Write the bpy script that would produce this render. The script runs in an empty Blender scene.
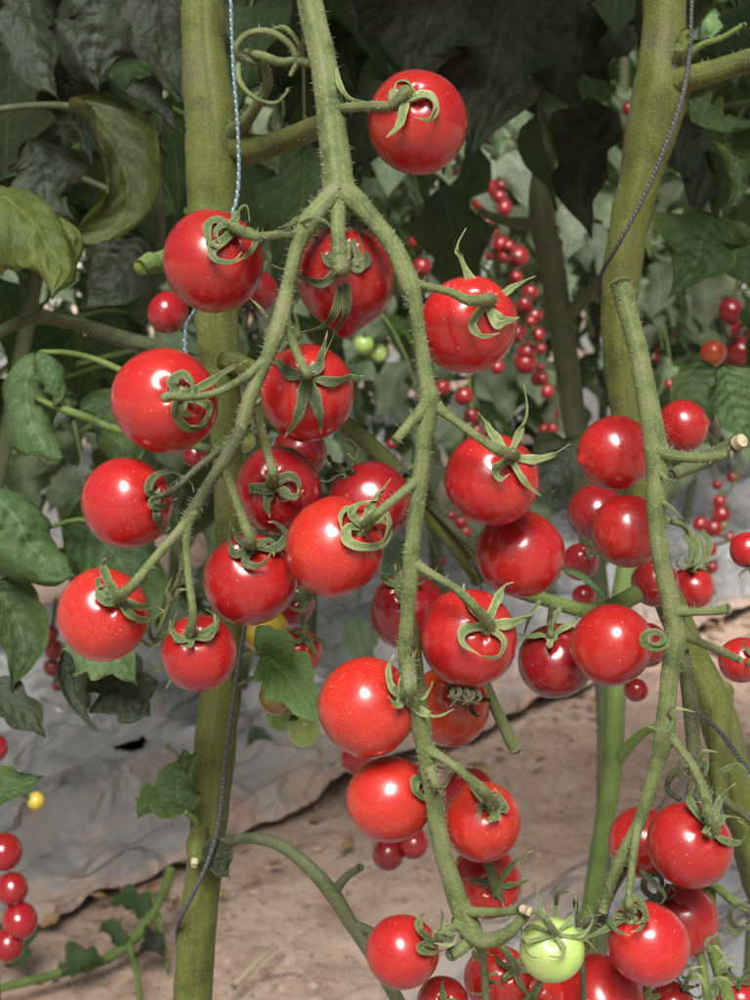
import bpy, math, random
import numpy as np
from mathutils import Vector, Matrix, noise
R_ = math.radians
SC = bpy.context.scene
COL = SC.collection
# ------------------------------------------------------------ camera, world, sun, exposure
H, PITCH, F = 0.75, R_(12.0), 1374.0
cam_d = bpy.data.cameras.new('camera'); cam = bpy.data.objects.new('camera', cam_d); COL.objects.link(cam)
cam.location = (0, 0, H); cam.rotation_euler = (R_(90) - PITCH, 0, 0)
cam_d.sensor_fit = 'VERTICAL'; cam_d.sensor_height = 24; cam_d.lens = 24 * F / 1000
cam_d.clip_start = 0.02; cam_d.clip_end = 500
cam_d.dof.use_dof = True; cam_d.dof.focus_distance = 0.475; cam_d.dof.aperture_fstop = 16
SC.camera = cam
world = bpy.data.worlds.new("World"); SC.world = world; world.use_nodes = True
nt = world.node_tree; nt.nodes.clear()
sky = nt.nodes.new('ShaderNodeTexSky'); sky.sky_type = 'NISHITA'; sky.sun_disc = False
SUN_EL, SUN_AZ = R_(51), R_(184)          # azimuth clockwise from +Y: behind the camera
sky.sun_elevation = SUN_EL; sky.sun_rotation = SUN_AZ; sky.air_density = 1.0; sky.dust_density = 4.0
hs = nt.nodes.new('ShaderNodeHueSaturation'); hs.inputs['Saturation'].default_value = 0.25
bg = nt.nodes.new('ShaderNodeBackground'); bg.inputs['Strength'].default_value = 0.06
wo = nt.nodes.new('ShaderNodeOutputWorld')
nt.links.new(sky.outputs[0], hs.inputs['Color']); nt.links.new(hs.outputs[0], bg.inputs['Color']); nt.links.new(bg.outputs[0], wo.inputs['Surface'])
sd = bpy.data.lights.new('sun', 'SUN'); sd.energy = 5.0; sd.angle = R_(26); sd.color = (1.0, 0.97, 0.92)
sun = bpy.data.objects.new('sun', sd); COL.objects.link(sun)
sdir = Vector((math.sin(SUN_AZ) * math.cos(SUN_EL), math.cos(SUN_AZ) * math.cos(SUN_EL), math.sin(SUN_EL)))
sun.rotation_euler = sdir.to_track_quat('Z', 'Y').to_euler(); sun.location = (0, -1, 3)
SC.view_settings.view_transform = 'Standard'; SC.view_settings.look = 'None'
SC.view_settings.exposure = 0.42; SC.view_settings.gamma = 1.0
SC.render.engine = 'CYCLES'; SC.cycles.use_denoising = True
SC.cycles.max_bounces = 6; SC.cycles.transmission_bounces = 4; SC.cycles.transparent_max_bounces = 6

# ------------------------------------------------------------ geometry helpers
RX = Vector((1, 0, 0)); FW = Vector((0, math.cos(PITCH), -math.sin(PITCH))); UP = Vector((0, math.sin(PITCH), math.cos(PITCH)))
CAM = Vector((0, 0, H))
def P(x, y, d): return CAM + d * (FW + (x - 375) / F * RX - (y - 500) / F * UP)
def G(x, y, z=0.0):
    v = FW + (x - 375) / F * RX - (y - 500) / F * UP
    return CAM + v * ((z - H) / v.z)
def camdir(x, y, z): return (RX * x + UP * y - FW * z).normalized()   # z towards the camera
def project(A):
    """world points (n,3) -> px, py, depth"""
    A = np.asarray(A) - np.array(CAM)
    d = A @ np.array(FW); d = np.where(abs(d) < 1e-6, 1e-6, d)
    return 375 + F * (A @ np.array(RX)) / d, 500 - F * (A @ np.array(UP)) / d, d
class MB:
    def __init__(s): s.v = []; s.f = []; s.uv = []; s.mi = []; s.ax = []
    def add(s, v, f, uv=None, mi=0, ax=None):
        o = len(s.v); s.v.extend(v); s.f.extend([tuple(i + o for i in q) for q in f])
        s.uv.extend(uv if uv is not None else [(0, 0)] * len(v)); s.mi.extend([mi] * len(f))
        s.ax.extend(ax if ax is not None else [0.0] * len(v))
    def build(s, name, mats, parent=None, org=None, smooth=True):
        me = bpy.data.meshes.new(name)
        o = bpy.data.objects.new(name, me); COL.objects.link(o)
        if parent is not None:
            o.parent = parent; org = Vector(parent['_org'])
        elif org is None: org = Vector(s.v[0])
        else: org = Vector(org)
        arr = np.array([tuple(v) for v in s.v], dtype=np.float64) - np.array(org)
        me.from_pydata(arr.tolist(), [], s.f)
        if parent is None: o.location = org
        o['_org'] = tuple(org)
        if not isinstance(mats, (list, tuple)): mats = [mats]
        for m in mats: me.materials.append(m)
        me.polygons.foreach_set('material_index', s.mi)
        if smooth: me.polygons.foreach_set('use_smooth', [True] * len(me.polygons))
        uvl = me.uv_layers.new(name='UVMap')
        li = np.zeros(len(me.loops), dtype=np.int32); me.loops.foreach_get('vertex_index', li)
        uvl.data.foreach_set('uv', np.array(s.uv, dtype=np.float32)[li].ravel())
        at = me.attributes.new('axial', 'FLOAT', 'POINT'); at.data.foreach_set('value', np.array(s.ax, dtype=np.float32))
        me.update(); return o
def root(name, loc, label, cat, group=None):
    o = bpy.data.objects.new(name, None); COL.objects.link(o); o.location = loc; o.empty_display_size = 0.01
    o['_org'] = tuple(loc); return tag(o, label, cat, group)
def tag(o, label=None, cat=None, group=None, kind=None):
    if label: o['label'] = label
    if cat: o['category'] = cat
    if group: o['group'] = group
    if kind: o['kind'] = kind
    return o
def catmull(pts, n):
    """pts: list of tuples of equal length -> n+1 samples"""
    A = np.array(pts, dtype=float)
    if len(A) == 1: return np.repeat(A, n + 1, 0)
    A = np.vstack([2 * A[0] - A[1], A, 2 * A[-1] - A[-2]])
    m = len(A) - 3; out = []
    for k in range(n + 1):
        t = k / n * m; i = min(int(t), m - 1); u = t - i
        a, b, c, d = A[i:i + 4]
        out.append(.5 * ((2 * b) + (c - a) * u + (2 * a - 5 * b + 4 * c - d) * u * u + (3 * b - a - 3 * c + d) * u ** 3))
    return np.array(out)
def frames(pts):
    T = np.gradient(pts, axis=0); T /= (np.linalg.norm(T, axis=1, keepdims=True) + 1e-12)
    ref = np.array([0, -1.0, .2]); N = []
    n = ref - T[0] * (ref @ T[0]);
    if np.linalg.norm(n) < 1e-3: n = np.cross(T[0], [1, 0, 0])
    n /= np.linalg.norm(n)
    for t in T:
        n = n - t * (n @ t); n /= (np.linalg.norm(n) + 1e-12); N.append(n)
    N = np.array(N); return T, N, np.cross(T, N)
def tube(mb, pts, rad, n=12, seg=None, ridge=0.0, bump=0.05, mi=0, hairs=0, hmi=1, rng=random, hl=0.0022, cap=True):
    """pts world points, rad per point"""
    seg = seg or max(8, 7 * (len(pts) - 1))
    C = catmull([tuple(p) + (r,) for p, r in zip(pts, rad)], seg)
    p, r = C[:, :3], np.maximum(C[:, 3], 1e-5)
    T, N, B = frames(p); v = []; uv = []; f = []
    ph = rng.random() * 9
    L = 0.0
    for i in range(seg + 1):
        if i: L += np.linalg.norm(p[i] - p[i - 1])
        for k in range(n):
            a = 2 * math.pi * k / n
            q = 1 + ridge * math.cos(5 * a + ph) + bump * (noise.noise(Vector((L * 90 + ph, math.cos(a) * 1.2, math.sin(a) * 1.2))))
            v.append(tuple(p[i] + r[i] * q * (math.cos(a) * N[i] + math.sin(a) * B[i]))); uv.append((k / n, L * 20))
    for i in range(seg):
        for k in range(n):
            a = i * n + k; b = i * n + (k + 1) % n
            f.append((a, b, b + n, a + n))
    if cap:
        for e, sg in ((0, -1), (seg, 1)):
            base = e * n; o = len(v)
            for k in range(n):
                a = 2 * math.pi * k / n
                v.append(tuple(p[e] + r[e] * .62 * (math.cos(a) * N[e] + math.sin(a) * B[e]) + sg * T[e] * r[e] * .42)); uv.append((k / n, 0))
            v.append(tuple(p[e] + sg * T[e] * r[e] * .5)); uv.append((0, 0)); c = len(v) - 1
            for k in range(n):
                a, b = base + k, base + (k + 1) % n; a2, b2 = o + k, o + (k + 1) % n
                f.append((a, b, b2, a2) if sg < 0 else (b, a, a2, b2)); f.append((a2, b2, c) if sg < 0 else (b2, a2, c))
    mb.add(v, f, uv, mi)
    for h in range(hairs):
        i = rng.randrange(seg); u = rng.random(); a = rng.random() * 6.283
        c = p[i] * (1 - u) + p[i + 1] * u; rr = r[i] * (1 - u) + r[i + 1] * u
        d = math.cos(a) * N[i] + math.sin(a) * B[i]
        dd = d + (rng.random() - .5) * .6 * T[i]; ln = hl * (.35 + rng.random() ** 1.5)
        b0 = c + d * rr * .96; w = 0.000042; s = np.cross(d, T[i])
        mb.add([tuple(b0 + T[i] * w), tuple(b0 - T[i] * w * .6 + s * w), tuple(b0 - T[i] * w * .6 - s * w), tuple(b0 + dd * ln)],
               [(0, 1, 3), (1, 2, 3), (2, 0, 3)], None, hmi)
    return p
def ribbon(mb, pts, w0, centre, cup=0.35, th=0.16, seg=16, mi=0, tipw=.05, rng=random, twist=0.0):
    """sepal: flattened cupped strip along pts, lying flat around centre"""
    p = catmull([tuple(q) for q in pts], seg)
    T = np.gradient(p, axis=0); T /= (np.linalg.norm(T, axis=1, keepdims=True) + 1e-12)
    c = np.array(centre); v = []; uv = []; f = []; n = 8; ph = rng.random() * 9
    for i in range(seg + 1):
        s = i / seg
        nn = p[i] - c; nn = nn - T[i] * (nn @ T[i]); nn /= (np.linalg.norm(nn) + 1e-9); sd_ = np.cross(T[i], nn)
        a = twist * s; nn, sd_ = nn * math.cos(a) + sd_ * math.sin(a), sd_ * math.cos(a) - nn * math.sin(a)
        w = w0 * (min(1, .55 + 1.8 * s) * (1 - s ** 1.6) + tipw) * (1 + .12 * math.sin(s * 17 + ph))
        for k in range(n):
            b = 2 * math.pi * k / n; cx = math.cos(b)
            v.append(tuple(p[i] + sd_ * cx * w * .5 + nn * (math.sin(b) * (th * w * .5 + .00008) + cx * cx * cup * w * .5))); uv.append((cx * .5, s))
    for i in range(seg):
        for k in range(n):
            a = i * n + k; b = i * n + (k + 1) % n; f.append((a, b, b + n, a + n))
    f.append(tuple(range(n))[::-1]); f.append(tuple(seg * n + k for k in range(n)))
    mb.add(v, f, uv, mi)

# ------------------------------------------------------------ materials
def newmat(name):
    m = bpy.data.materials.new(name); m.use_nodes = True; t = m.node_tree; t.nodes.clear()
    o = t.nodes.new('ShaderNodeOutputMaterial'); b = t.nodes.new('ShaderNodeBsdfPrincipled'); t.links.new(b.outputs[0], o.inputs[0])
    return m, t, b, o
def N_(t, ty, **kw):
    n = t.nodes.new('ShaderNode' + ty)
    for k, v in kw.items():
        if k in n.inputs: n.inputs[k].default_value = v
        else: setattr(n, k, v)
    return n
def ramp(t, fac, stops):
    r = t.nodes.new('ShaderNodeValToRGB'); t.links.new(fac, r.inputs[0]); e = r.color_ramp.elements
    while len(e) < len(stops): e.new(.5)
    for q, (p, c) in zip(e, stops): q.position = p; q.color = tuple(c) + (1,) if len(c) == 3 else c
    return r.outputs[0]
def mix(t, fac, a, b, mode='MIX'):
    m = t.nodes.new('ShaderNodeMix'); m.data_type = 'RGBA'; m.blend_type = mode
    for s, v in ((m.inputs[0], fac), (m.inputs[6], a), (m.inputs[7], b)):
        if hasattr(v, 'is_linked'): t.links.new(v, s)
        else: s.default_value = v if not isinstance(v, tuple) else (tuple(v) + (1,) if len(v) == 3 else v)
    return m.outputs[2]
def mth(t, op, a, b=None):
    m = t.nodes.new('ShaderNodeMath'); m.operation = op
    for s, v in ((m.inputs[0], a), (m.inputs[1], b)):
        if v is None: continue
        if hasattr(v, 'is_linked'): t.links.new(v, s)
        else: s.default_value = v
    return m.outputs[0]
def bump(t, b, h, strength, dist, prev=None):
    n = t.nodes.new('ShaderNodeBump'); n.inputs['Strength'].default_value = strength; n.inputs['Distance'].default_value = dist
    t.links.new(h, n.inputs['Height'])
    if prev: t.links.new(prev, n.inputs['Normal'])
    t.links.new(n.outputs[0], b.inputs['Normal']); return n.outputs[0]
def fruit_mat(name, body, shoulder, tip, rough=.3, sp=.5):
    m, t, b, o = newmat(name)
    tc = N_(t, 'TexCoord'); at = N_(t, 'Attribute', attribute_name='axial'); oi = N_(t, 'ObjectInfo')
    base = ramp(t, at.outputs['Fac'], [(0.0, tip), (.22, body), (.72, body), (1.0, shoulder)])
    vadd = N_(t, 'VectorMath', operation='ADD'); t.links.new(tc.outputs['Object'], vadd.inputs[0]); t.links.new(oi.outputs['Random'], vadd.inputs[1])
    n1 = N_(t, 'TexNoise', Scale=55.0, Detail=3.0); t.links.new(vadd.outputs[0], n1.inputs['Vector'])
    f1 = ramp(t, n1.outputs[0], [(.35, (0, 0, 0)), (.7, (1, 1, 1))])
    base = mix(t, mth(t, 'MULTIPLY', f1, .55), base, tuple(min(1, c * k + a) for c, k, a in zip(body, (1.2, 1.9, 1.1), (0.02, .007, 0.0))))
    # fine pale flecks in the skin
    vo = N_(t, 'TexVoronoi', Scale=1500.0, Randomness=1.0); t.links.new(vadd.outputs[0], vo.inputs['Vector'])
    fl = ramp(t, vo.outputs['Distance'], [(.0, (1, 1, 1)), (.34, (0, 0, 0))])
    n2 = N_(t, 'TexNoise', Scale=150.0, Detail=2.0); t.links.new(vadd.outputs[0], n2.inputs['Vector'])
    fl2 = mth(t, 'MULTIPLY', fl, ramp(t, n2.outputs[0], [(.38, (0.15,) * 3), (.65, (1, 1, 1))]))
    base = mix(t, mth(t, 'MULTIPLY', fl2, .30 * sp), base, (.95, .42, .22))
    # sparse dust specks
    vo2 = N_(t, 'TexVoronoi', Scale=260.0, Randomness=1.0); t.links.new(vadd.outputs[0], vo2.inputs['Vector'])
    ds = ramp(t, vo2.outputs['Distance'], [(.0, (1, 1, 1)), (.085, (0, 0, 0))])
    base = mix(t, mth(t, 'MULTIPLY', ds, .55), base, (.8, .62, .5))
    # object to object variation
    hv = N_(t, 'HueSaturation'); t.links.new(base, hv.inputs['Color'])
    t.links.new(mth(t, 'ADD', mth(t, 'MULTIPLY', oi.outputs['Random'], .35), .82), hv.inputs['Value'])
    t.links.new(hv.outputs[0], b.inputs['Base Color'])
    n3 = N_(t, 'TexNoise', Scale=48.0, Detail=3.0, Roughness=.4); t.links.new(vadd.outputs[0], n3.inputs['Vector'])
    t.links.new(mth(t, 'ADD', mth(t, 'MULTIPLY', n3.outputs[0], .18), rough - .09), b.inputs['Roughness'])
    b.inputs['Subsurface Weight'].default_value = .08; b.inputs['Subsurface Radius'].default_value = (1.0, .25, .15); b.inputs['Subsurface Scale'].default_value = .004
    b.inputs['Specular IOR Level'].default_value = .5
    b.inputs['Coat Weight'].default_value = .35; b.inputs['Coat Roughness'].default_value = .15
    pr = bump(t, b, fl2, .12, .0002); bump(t, b, n3.outputs[0], .4, .003, pr)
    return m
M = {}
M['red'] = fruit_mat('ripe_red_skin', (.30, .006, .010), (.28, .011, .010), (.34, .014, .011), .27, .8)
M['orange_red'] = fruit_mat('orange_red_skin', (.37, .013, .010), (.31, .010, .010), (.42, .038, .012), .30, 1.4)
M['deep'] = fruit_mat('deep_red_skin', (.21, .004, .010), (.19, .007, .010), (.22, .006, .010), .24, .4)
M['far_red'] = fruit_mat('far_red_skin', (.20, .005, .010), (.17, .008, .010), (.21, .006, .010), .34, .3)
M['orange'] = fruit_mat('turning_orange_skin', (.42, .045, .014), (.34, .015, .012), (.42, .12, .02), .28, .6)
M['yellow'] = fruit_mat('turning_yellow_skin', (.45, .28, .04), (.30, .27, .07), (.6, .25, .03), .3, .3)
M['green'] = fruit_mat('unripe_green_skin', (.34, .43, .13), (.38, .47, .17), (.40, .46, .16), .3, .3)
M['dark_green'] = fruit_mat('dark_green_skin', (.14, .26, .05), (.12, .22, .05), (.15, .26, .06), .28, .3)
M['brown'] = fruit_mat('brownish_green_skin', (.23, .14, .045), (.12, .14, .04), (.34, .13, .035), .2, .5)
def stem_mat(name, c1, c2, c3, sc=1.0, sep=False):
    m, t, b, o = newmat(name)
    tc = N_(t, 'TexCoord'); oi = N_(t, 'ObjectInfo')
    n1 = N_(t, 'TexNoise', Scale=60 * sc, Detail=4.0); t.links.new(tc.outputs['Object'], n1.inputs['Vector'])
    n2 = N_(t, 'TexNoise', Scale=900.0, Detail=3.0); t.links.new(tc.outputs['Object'], n2.inputs['Vector'])
    base = ramp(t, n1.outputs[0], [(.32, c1), (.52, c2), (.70, c3)])
    base = mix(t, mth(t, 'MULTIPLY', ramp(t, n2.outputs[0], [(.45, (0, 0, 0)), (.68, (1, 1, 1))]), .35), base, tuple(min(1, c * 1.7 + .02) for c in c2))
    mp = N_(t, 'Mapping'); t.links.new(tc.outputs['UV'], mp.inputs['Vector']); mp.inputs['Scale'].default_value = (26, .8, 1)
    n3 = N_(t, 'TexNoise', Scale=1.0, Detail=3.0); t.links.new(mp.outputs[0], n3.inputs['Vector'])
    base = mix(t, mth(t, 'MULTIPLY', ramp(t, n3.outputs[0], [(.4, (0, 0, 0)), (.7, (1, 1, 1))]), .35), base, tuple(c * .55 for c in c2))
    if sep:   # veined sepals
        sx = N_(t, 'SeparateXYZ'); t.links.new(tc.outputs['UV'], sx.inputs[0])
        e = ramp(t, sx.outputs[1], [(.86, (0, 0, 0)), (.97, (1, 1, 1))])
        base = mix(t, e, base, (.42, .30, .13))
        rim = ramp(t, mth(t, 'ABSOLUTE', sx.outputs[0]), [(.36, (0, 0, 0)), (.5, (1, 1, 1))]); base = mix(t, mth(t, 'MULTIPLY', rim, .6), base, tuple(min(1, c * 2.0 + .02) for c in c3))
        mrb = ramp(t, mth(t, 'ABSOLUTE', sx.outputs[0]), [(.0, (1, 1, 1)), (.09, (0, 0, 0))]); base = mix(t, mth(t, 'MULTIPLY', mrb, .5), base, tuple(c * .5 for c in c1))
    t.links.new(base, b.inputs['Base Color']); b.inputs['Roughness'].default_value = .68; b.inputs['Specular IOR Level'].default_value = .3
    b.inputs['Sheen Weight'].default_value = .03; b.inputs['Sheen Roughness'].default_value = .4
    b.inputs['Subsurface Weight'].default_value = .06; b.inputs['Subsurface Scale'].default_value = .002
    pr = bump(t, b, n2.outputs[0], .5, .0005); bump(t, b, n3.outputs[0], .45, .0006, pr)
    return m
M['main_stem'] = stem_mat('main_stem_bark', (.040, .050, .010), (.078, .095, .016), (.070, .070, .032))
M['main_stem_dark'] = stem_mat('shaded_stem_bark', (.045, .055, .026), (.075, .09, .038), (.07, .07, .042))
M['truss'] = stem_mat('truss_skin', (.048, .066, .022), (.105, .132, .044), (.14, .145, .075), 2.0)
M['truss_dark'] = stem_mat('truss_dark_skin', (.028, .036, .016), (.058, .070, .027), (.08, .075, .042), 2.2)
M['green_stem'] = stem_mat('fresh_green_stem', (.065, .105, .024), (.105, .155, .036), (.12, .15, .05))
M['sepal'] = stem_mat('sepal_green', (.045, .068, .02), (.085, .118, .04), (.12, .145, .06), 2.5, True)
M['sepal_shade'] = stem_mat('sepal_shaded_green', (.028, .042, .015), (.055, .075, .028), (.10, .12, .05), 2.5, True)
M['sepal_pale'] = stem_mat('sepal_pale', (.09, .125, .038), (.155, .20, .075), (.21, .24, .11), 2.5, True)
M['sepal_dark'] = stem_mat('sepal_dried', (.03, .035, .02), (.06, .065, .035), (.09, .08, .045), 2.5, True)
m, t, b, o = newmat('stem_hair'); b.inputs['Base Color'].default_value = (.60, .60, .45, 1); b.inputs['Roughness'].default_value = .5; M['hair'] = m
m, t, b, o = newmat('cut_pith'); b.inputs['Base Color'].default_value = (.36, .30, .19, 1); b.inputs['Roughness'].default_value = .8; M['pith'] = m
def leaf_mat(name, c1, c2, edge, trans=.35, var=.35, vein=None):
    m, t, b, o = newmat(name)
    tc = N_(t, 'TexCoord'); geo = N_(t, 'NewGeometry'); sx = N_(t, 'SeparateXYZ'); t.links.new(tc.outputs['UV'], sx.inputs[0])
    n1 = N_(t, 'TexNoise', Scale=38.0, Detail=4.0); t.links.new(tc.outputs['Object'], n1.inputs['Vector'])
    base = ramp(t, n1.outputs[0], [(.3, c1), (.65, c2)])
    au = mth(t, 'ABSOLUTE', sx.outputs[0])
    # side veins as chevrons, midrib in the middle
    ph = mth(t, 'SUBTRACT', mth(t, 'MULTIPLY', sx.outputs[1], 8.0), mth(t, 'MULTIPLY', au, 2.6))
    nz = N_(t, 'TexNoise', Scale=5.0, Detail=1.0); t.links.new(tc.outputs['UV'], nz.inputs['Vector'])
    ph = mth(t, 'ADD', ph, mth(t, 'MULTIPLY', nz.outputs[0], 1.2))
    tri = mth(t, 'ABSOLUTE', mth(t, 'SUBTRACT', mth(t, 'FRACT', ph), .5))
    sv = ramp(t, tri, [(0.0, (1, 1, 1)), (.07, (0, 0, 0))])
    mr = ramp(t, au, [(0.0, (1, 1, 1)), (.05, (0, 0, 0))])
    vn = mth(t, 'MAXIMUM', mth(t, 'MULTIPLY', sv, .6), mr)
    n2 = N_(t, 'TexVoronoi', Scale=420.0); n2.feature = 'DISTANCE_TO_EDGE'; t.links.new(tc.outputs['Object'], n2.inputs['Vector'])
    net = ramp(t, n2.outputs['Distance'], [(0.0, (1, 1, 1)), (.12, (0, 0, 0))])
    base = mix(t, mth(t, 'MULTIPLY', vn, .45), base, vein or tuple(min(1, c * 1.9 + .02) for c in c2))
    base = mix(t, mth(t, 'MULTIPLY', net, .16), base, tuple(c * .5 for c in c1))
    ed = mth(t, 'MULTIPLY', ramp(t, au, [(.72, (0, 0, 0)), (1.0, (1, 1, 1))]), ramp(t, n1.outputs[0], [(.42, (0, 0, 0)), (.6, (1, 1, 1))]))
    base = mix(t, mth(t, 'MULTIPLY', ed, .7), base, edge)
    hv = N_(t, 'HueSaturation'); t.links.new(base, hv.inputs['Color'])
    t.links.new(mth(t, 'ADD', mth(t, 'MULTIPLY', geo.outputs['Random Per Island'], var * 2), 1 - var), hv.inputs['Value'])
    t.links.new(mth(t, 'ADD', mth(t, 'MULTIPLY', geo.outputs['Random Per Island'], .05), .475), hv.inputs['Hue'])
    col = hv.outputs[0]; t.links.new(col, b.inputs['Base Color'])
    b.inputs['Roughness'].default_value = .62; b.inputs['Specular IOR Level'].default_value = .3
    tr = N_(t, 'BsdfTranslucent'); tcol = mix(t, .7, col, (1.0, 1.6, .35), 'MULTIPLY'); t.links.new(tcol, tr.inputs['Color'])
    ms = N_(t, 'MixShader'); ms.inputs[0].default_value = trans; t.links.new(b.outputs[0], ms.inputs[1]); t.links.new(tr.outputs[0], ms.inputs[2]); t.links.new(ms.outputs[0], o.inputs[0])
    hgt = mth(t, 'ADD', mth(t, 'MULTIPLY', tri, 1.6), mth(t, 'MULTIPLY', net, -.15))
    pr = bump(t, b, hgt, .3, .0012)
    n4 = N_(t, 'TexNoise', Scale=260.0, Detail=3.0); t.links.new(tc.outputs['Object'], n4.inputs['Vector']); bump(t, b, n4.outputs[0], .6, .0015, pr)
    return m
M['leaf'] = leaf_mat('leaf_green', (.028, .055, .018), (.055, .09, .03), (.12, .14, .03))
M['leaf_dark'] = leaf_mat('leaf_dark', (.014, .019, .009), (.026, .033, .015), (.04, .045, .02), .15, .35)  # darkened leaf green, shade under the canopy put into the colour
M['leaf_dull'] = leaf_mat('leaf_dull_green', (.032, .042, .014), (.068, .082, .022), (.22, .19, .05), .25, .1)
M['leaf_mid'] = leaf_mat('leaf_mid', (.026, .044, .016), (.050, .075, .028), (.07, .08, .03), .3, .45)
M['leaf_lime'] = leaf_mat('leaf_yellowing', (.050, .070, .016), (.105, .125, .026), (.26, .20, .05), .25, .15)
M['leaf_fresh'] = leaf_mat('leaf_fresh', (.040, .078, .026), (.080, .130, .048), (.13, .16, .05), .3, .2)
M['leaf_pale'] = leaf_mat('leaf_pale', (.12, .21, .07), (.18, .29, .11), (.2, .28, .09), .3, .1)
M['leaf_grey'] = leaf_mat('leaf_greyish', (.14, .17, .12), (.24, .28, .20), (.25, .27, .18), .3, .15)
M['leaf_far'] = leaf_mat('leaf_far', (.065, .09, .05), (.15, .185, .11), (.16, .18, .08), .35, .55)  # paled leaf green, haze and strong light put into the colour

# ------------------------------------------------------------ leaves
def leaf_grid(mid, normals, W, nu, nv, fold, lobes, lobe_amp, wave, seed, curl, quilt=.05):
    """mid (nu+1,3), returns verts, faces, uvs"""
    rng = random.Random(seed)
    T = np.gradient(mid, axis=0); T /= (np.linalg.norm(T, axis=1, keepdims=True) + 1e-12)
    v = []; uv = []; f = []; p1, p2 = rng.random() * 6, rng.random() * 6
    for i in range(nu + 1):
        t = i / nu
        n = normals[i] - T[i] * (normals[i] @ T[i]); n /= (np.linalg.norm(n) + 1e-9); sd_ = np.cross(T[i], n)
        prof = (math.sin(math.pi * min(1, t * 1.05 + .0) ** .72) ** .85 if 0 < t < .95 else 0) if t < .93 else max(0, (1 - t) / .07) * (math.sin(math.pi * (.93 * 1.05) ** .72) ** .85 if .93 * 1.05 < 1 else 0)
        prof = max(prof, .015)
        for j in range(nv + 1):
            s = -1 + 2 * j / nv; a = abs(s); sg = 1 if s > 0 else -1
            lb = 1 + lobe_amp * (a ** 2) * (abs(math.sin(t * lobes * math.pi + p1 * sg)) - .55) + .25 * lobe_amp * a ** 3 * math.sin(t * lobes * 7.3 + sg)
            w = W * .5 * prof * lb
            ang = fold + curl * a
            x = s * w * math.cos(ang * a); z = a * w * math.sin(ang * a)
            z += wave * W * a * a * math.sin(t * 9 + p2 + sg * 1.3) * min(1, prof * 2)
            z += quilt * W * (abs(((t * 8 - a * 2.6) % 1) - .5) * 2 - .5) * (1 - a * .5) * prof * (a > .02)
            z += .06 * W * noise.noise(Vector((t * 4 + p1, s * 3, p2))) + .035 * W * noise.noise(Vector((t * 11 + p1, s * 7, p2)))
            q = mid[i] + sd_ * x + n * z + T[i] * (a ** 1.5) * w * -.12
            v.append(tuple(q)); uv.append((s, t))
    for i in range(nu):
        for j in range(nv):
            a = i * (nv + 1) + j; f.append((a, a + 1, a + nv + 2, a + nv + 1))
    return v, f, uv
def leaf(parent, pts, w, d, nrm=(0, .3, 1), mat='leaf', fold=.35, lobes=3.0, amp=.3, wave=.08, curl=.2, seed=0, d2=None, label=None, nu=44, nv=18, stalk=None, twist=0, quilt=.055):
    """leaf blade placed by midrib pixels at real depth; a part of its plant"""
    k = len(pts); d2 = d2 or d
    W3 = [P(x, y, d + (d2 - d) * i / (k - 1)) for i, (x, y) in enumerate(pts)]
    mid = catmull([tuple(q) for q in W3], nu); n0 = np.array(camdir(*nrm))
    T = np.gradient(mid, axis=0); ns = []
    for i in range(nu + 1):
        tt = Vector(T[i]).normalized(); ns.append(np.array(Matrix.Rotation(twist * i / nu, 3, tt) @ Vector(n0)))
    mb = MB(); v, f, uv = leaf_grid(mid, np.array(ns), w * d / F, nu, nv, fold, lobes, amp, wave, seed, curl, quilt); mb.add(v, f, uv)
    if stalk: 
        tube(mb, [P(*q) for q in stalk[0]] + [Vector(mid[0])], [stalk[1]] * (len(stalk[0]) + 1), 8, mi=1, bump=0)
    lf = mb.build('leaf', [M[mat], M['green_stem']], parent)
    if label: lf['label'] = label
    return lf
# low-detail leaflets for whole plants
TPL = []
for s_ in range(8):
    rg = random.Random(s_ + 50); nu = 9; L_ = 1.0
    bend = rg.uniform(.1, .6)
    mid = np.array([(0, t, -bend * t * t * .6) for t in np.linspace(0, 1, nu + 1)])
    v, f, uv = leaf_grid(mid, np.tile([0., 0, 1], (nu + 1, 1)), rg.uniform(.5, .68), nu, 6, rg.uniform(-.1, .5), 2.6, .45, .10, s_, rg.uniform(-.5, .4), .03)
    TPL.append((np.array(v), f, uv))
def compound_leaf(rng, o, az, length, rise, out):
    """one tomato leaf: rachis with 5-9 leaflets, appended to out (list of (verts, faces, uv, mi))"""
    n = rng.choice([5, 7, 7, 9]); d = np.array([math.cos(az), math.sin(az), 0]); side = np.array([-math.sin(az), math.cos(az), 0])
    def pt(t): return o + d * length * t * (1 - .18 * t) + np.array([0, 0, 1]) * length * (rise * t - 1.0 * t * t)
    for i in range(n):
        t = .3 + .7 * ((i // 2) / (n // 2)) if i < n - 1 else 1.0
        sgn = 1 if i % 2 else -1
        if i == n - 1: dirv = pt(1.0) - pt(.9)
        else: dirv = side * sgn + (pt(min(1, t + .05)) - pt(t - .05)) / (length * .1) * .5
        dirv = dirv / np.linalg.norm(dirv); dirv = dirv + np.array([0, 0, -rng.uniform(.1, .8)]); dirv /= np.linalg.norm(dirv)
        up = np.array([rng.uniform(-.5, .5), rng.uniform(-.5, .5), 1.0]); up = up - dirv * (up @ dirv); up /= np.linalg.norm(up)
        x = np.cross(dirv, up); S = length * rng.uniform(.24, .36) * (1.15 if i == n - 1 else 1)
        V, f, uv = TPL[rng.randrange(8)]
        B = np.array([x, dirv, up])
        out.append(((V * S) @ B + pt(t) + dirv * .012, f, uv, 0))
    # rachis
    m = MB(); tube(m, [Vector(pt(t)) for t in (0, .35, .7, 1)], [.0022, .0018, .0014, .0008], 5, 8, bump=0, cap=False)
    out.append((np.array(m.v), m.f, m.uv, 1))
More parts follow.
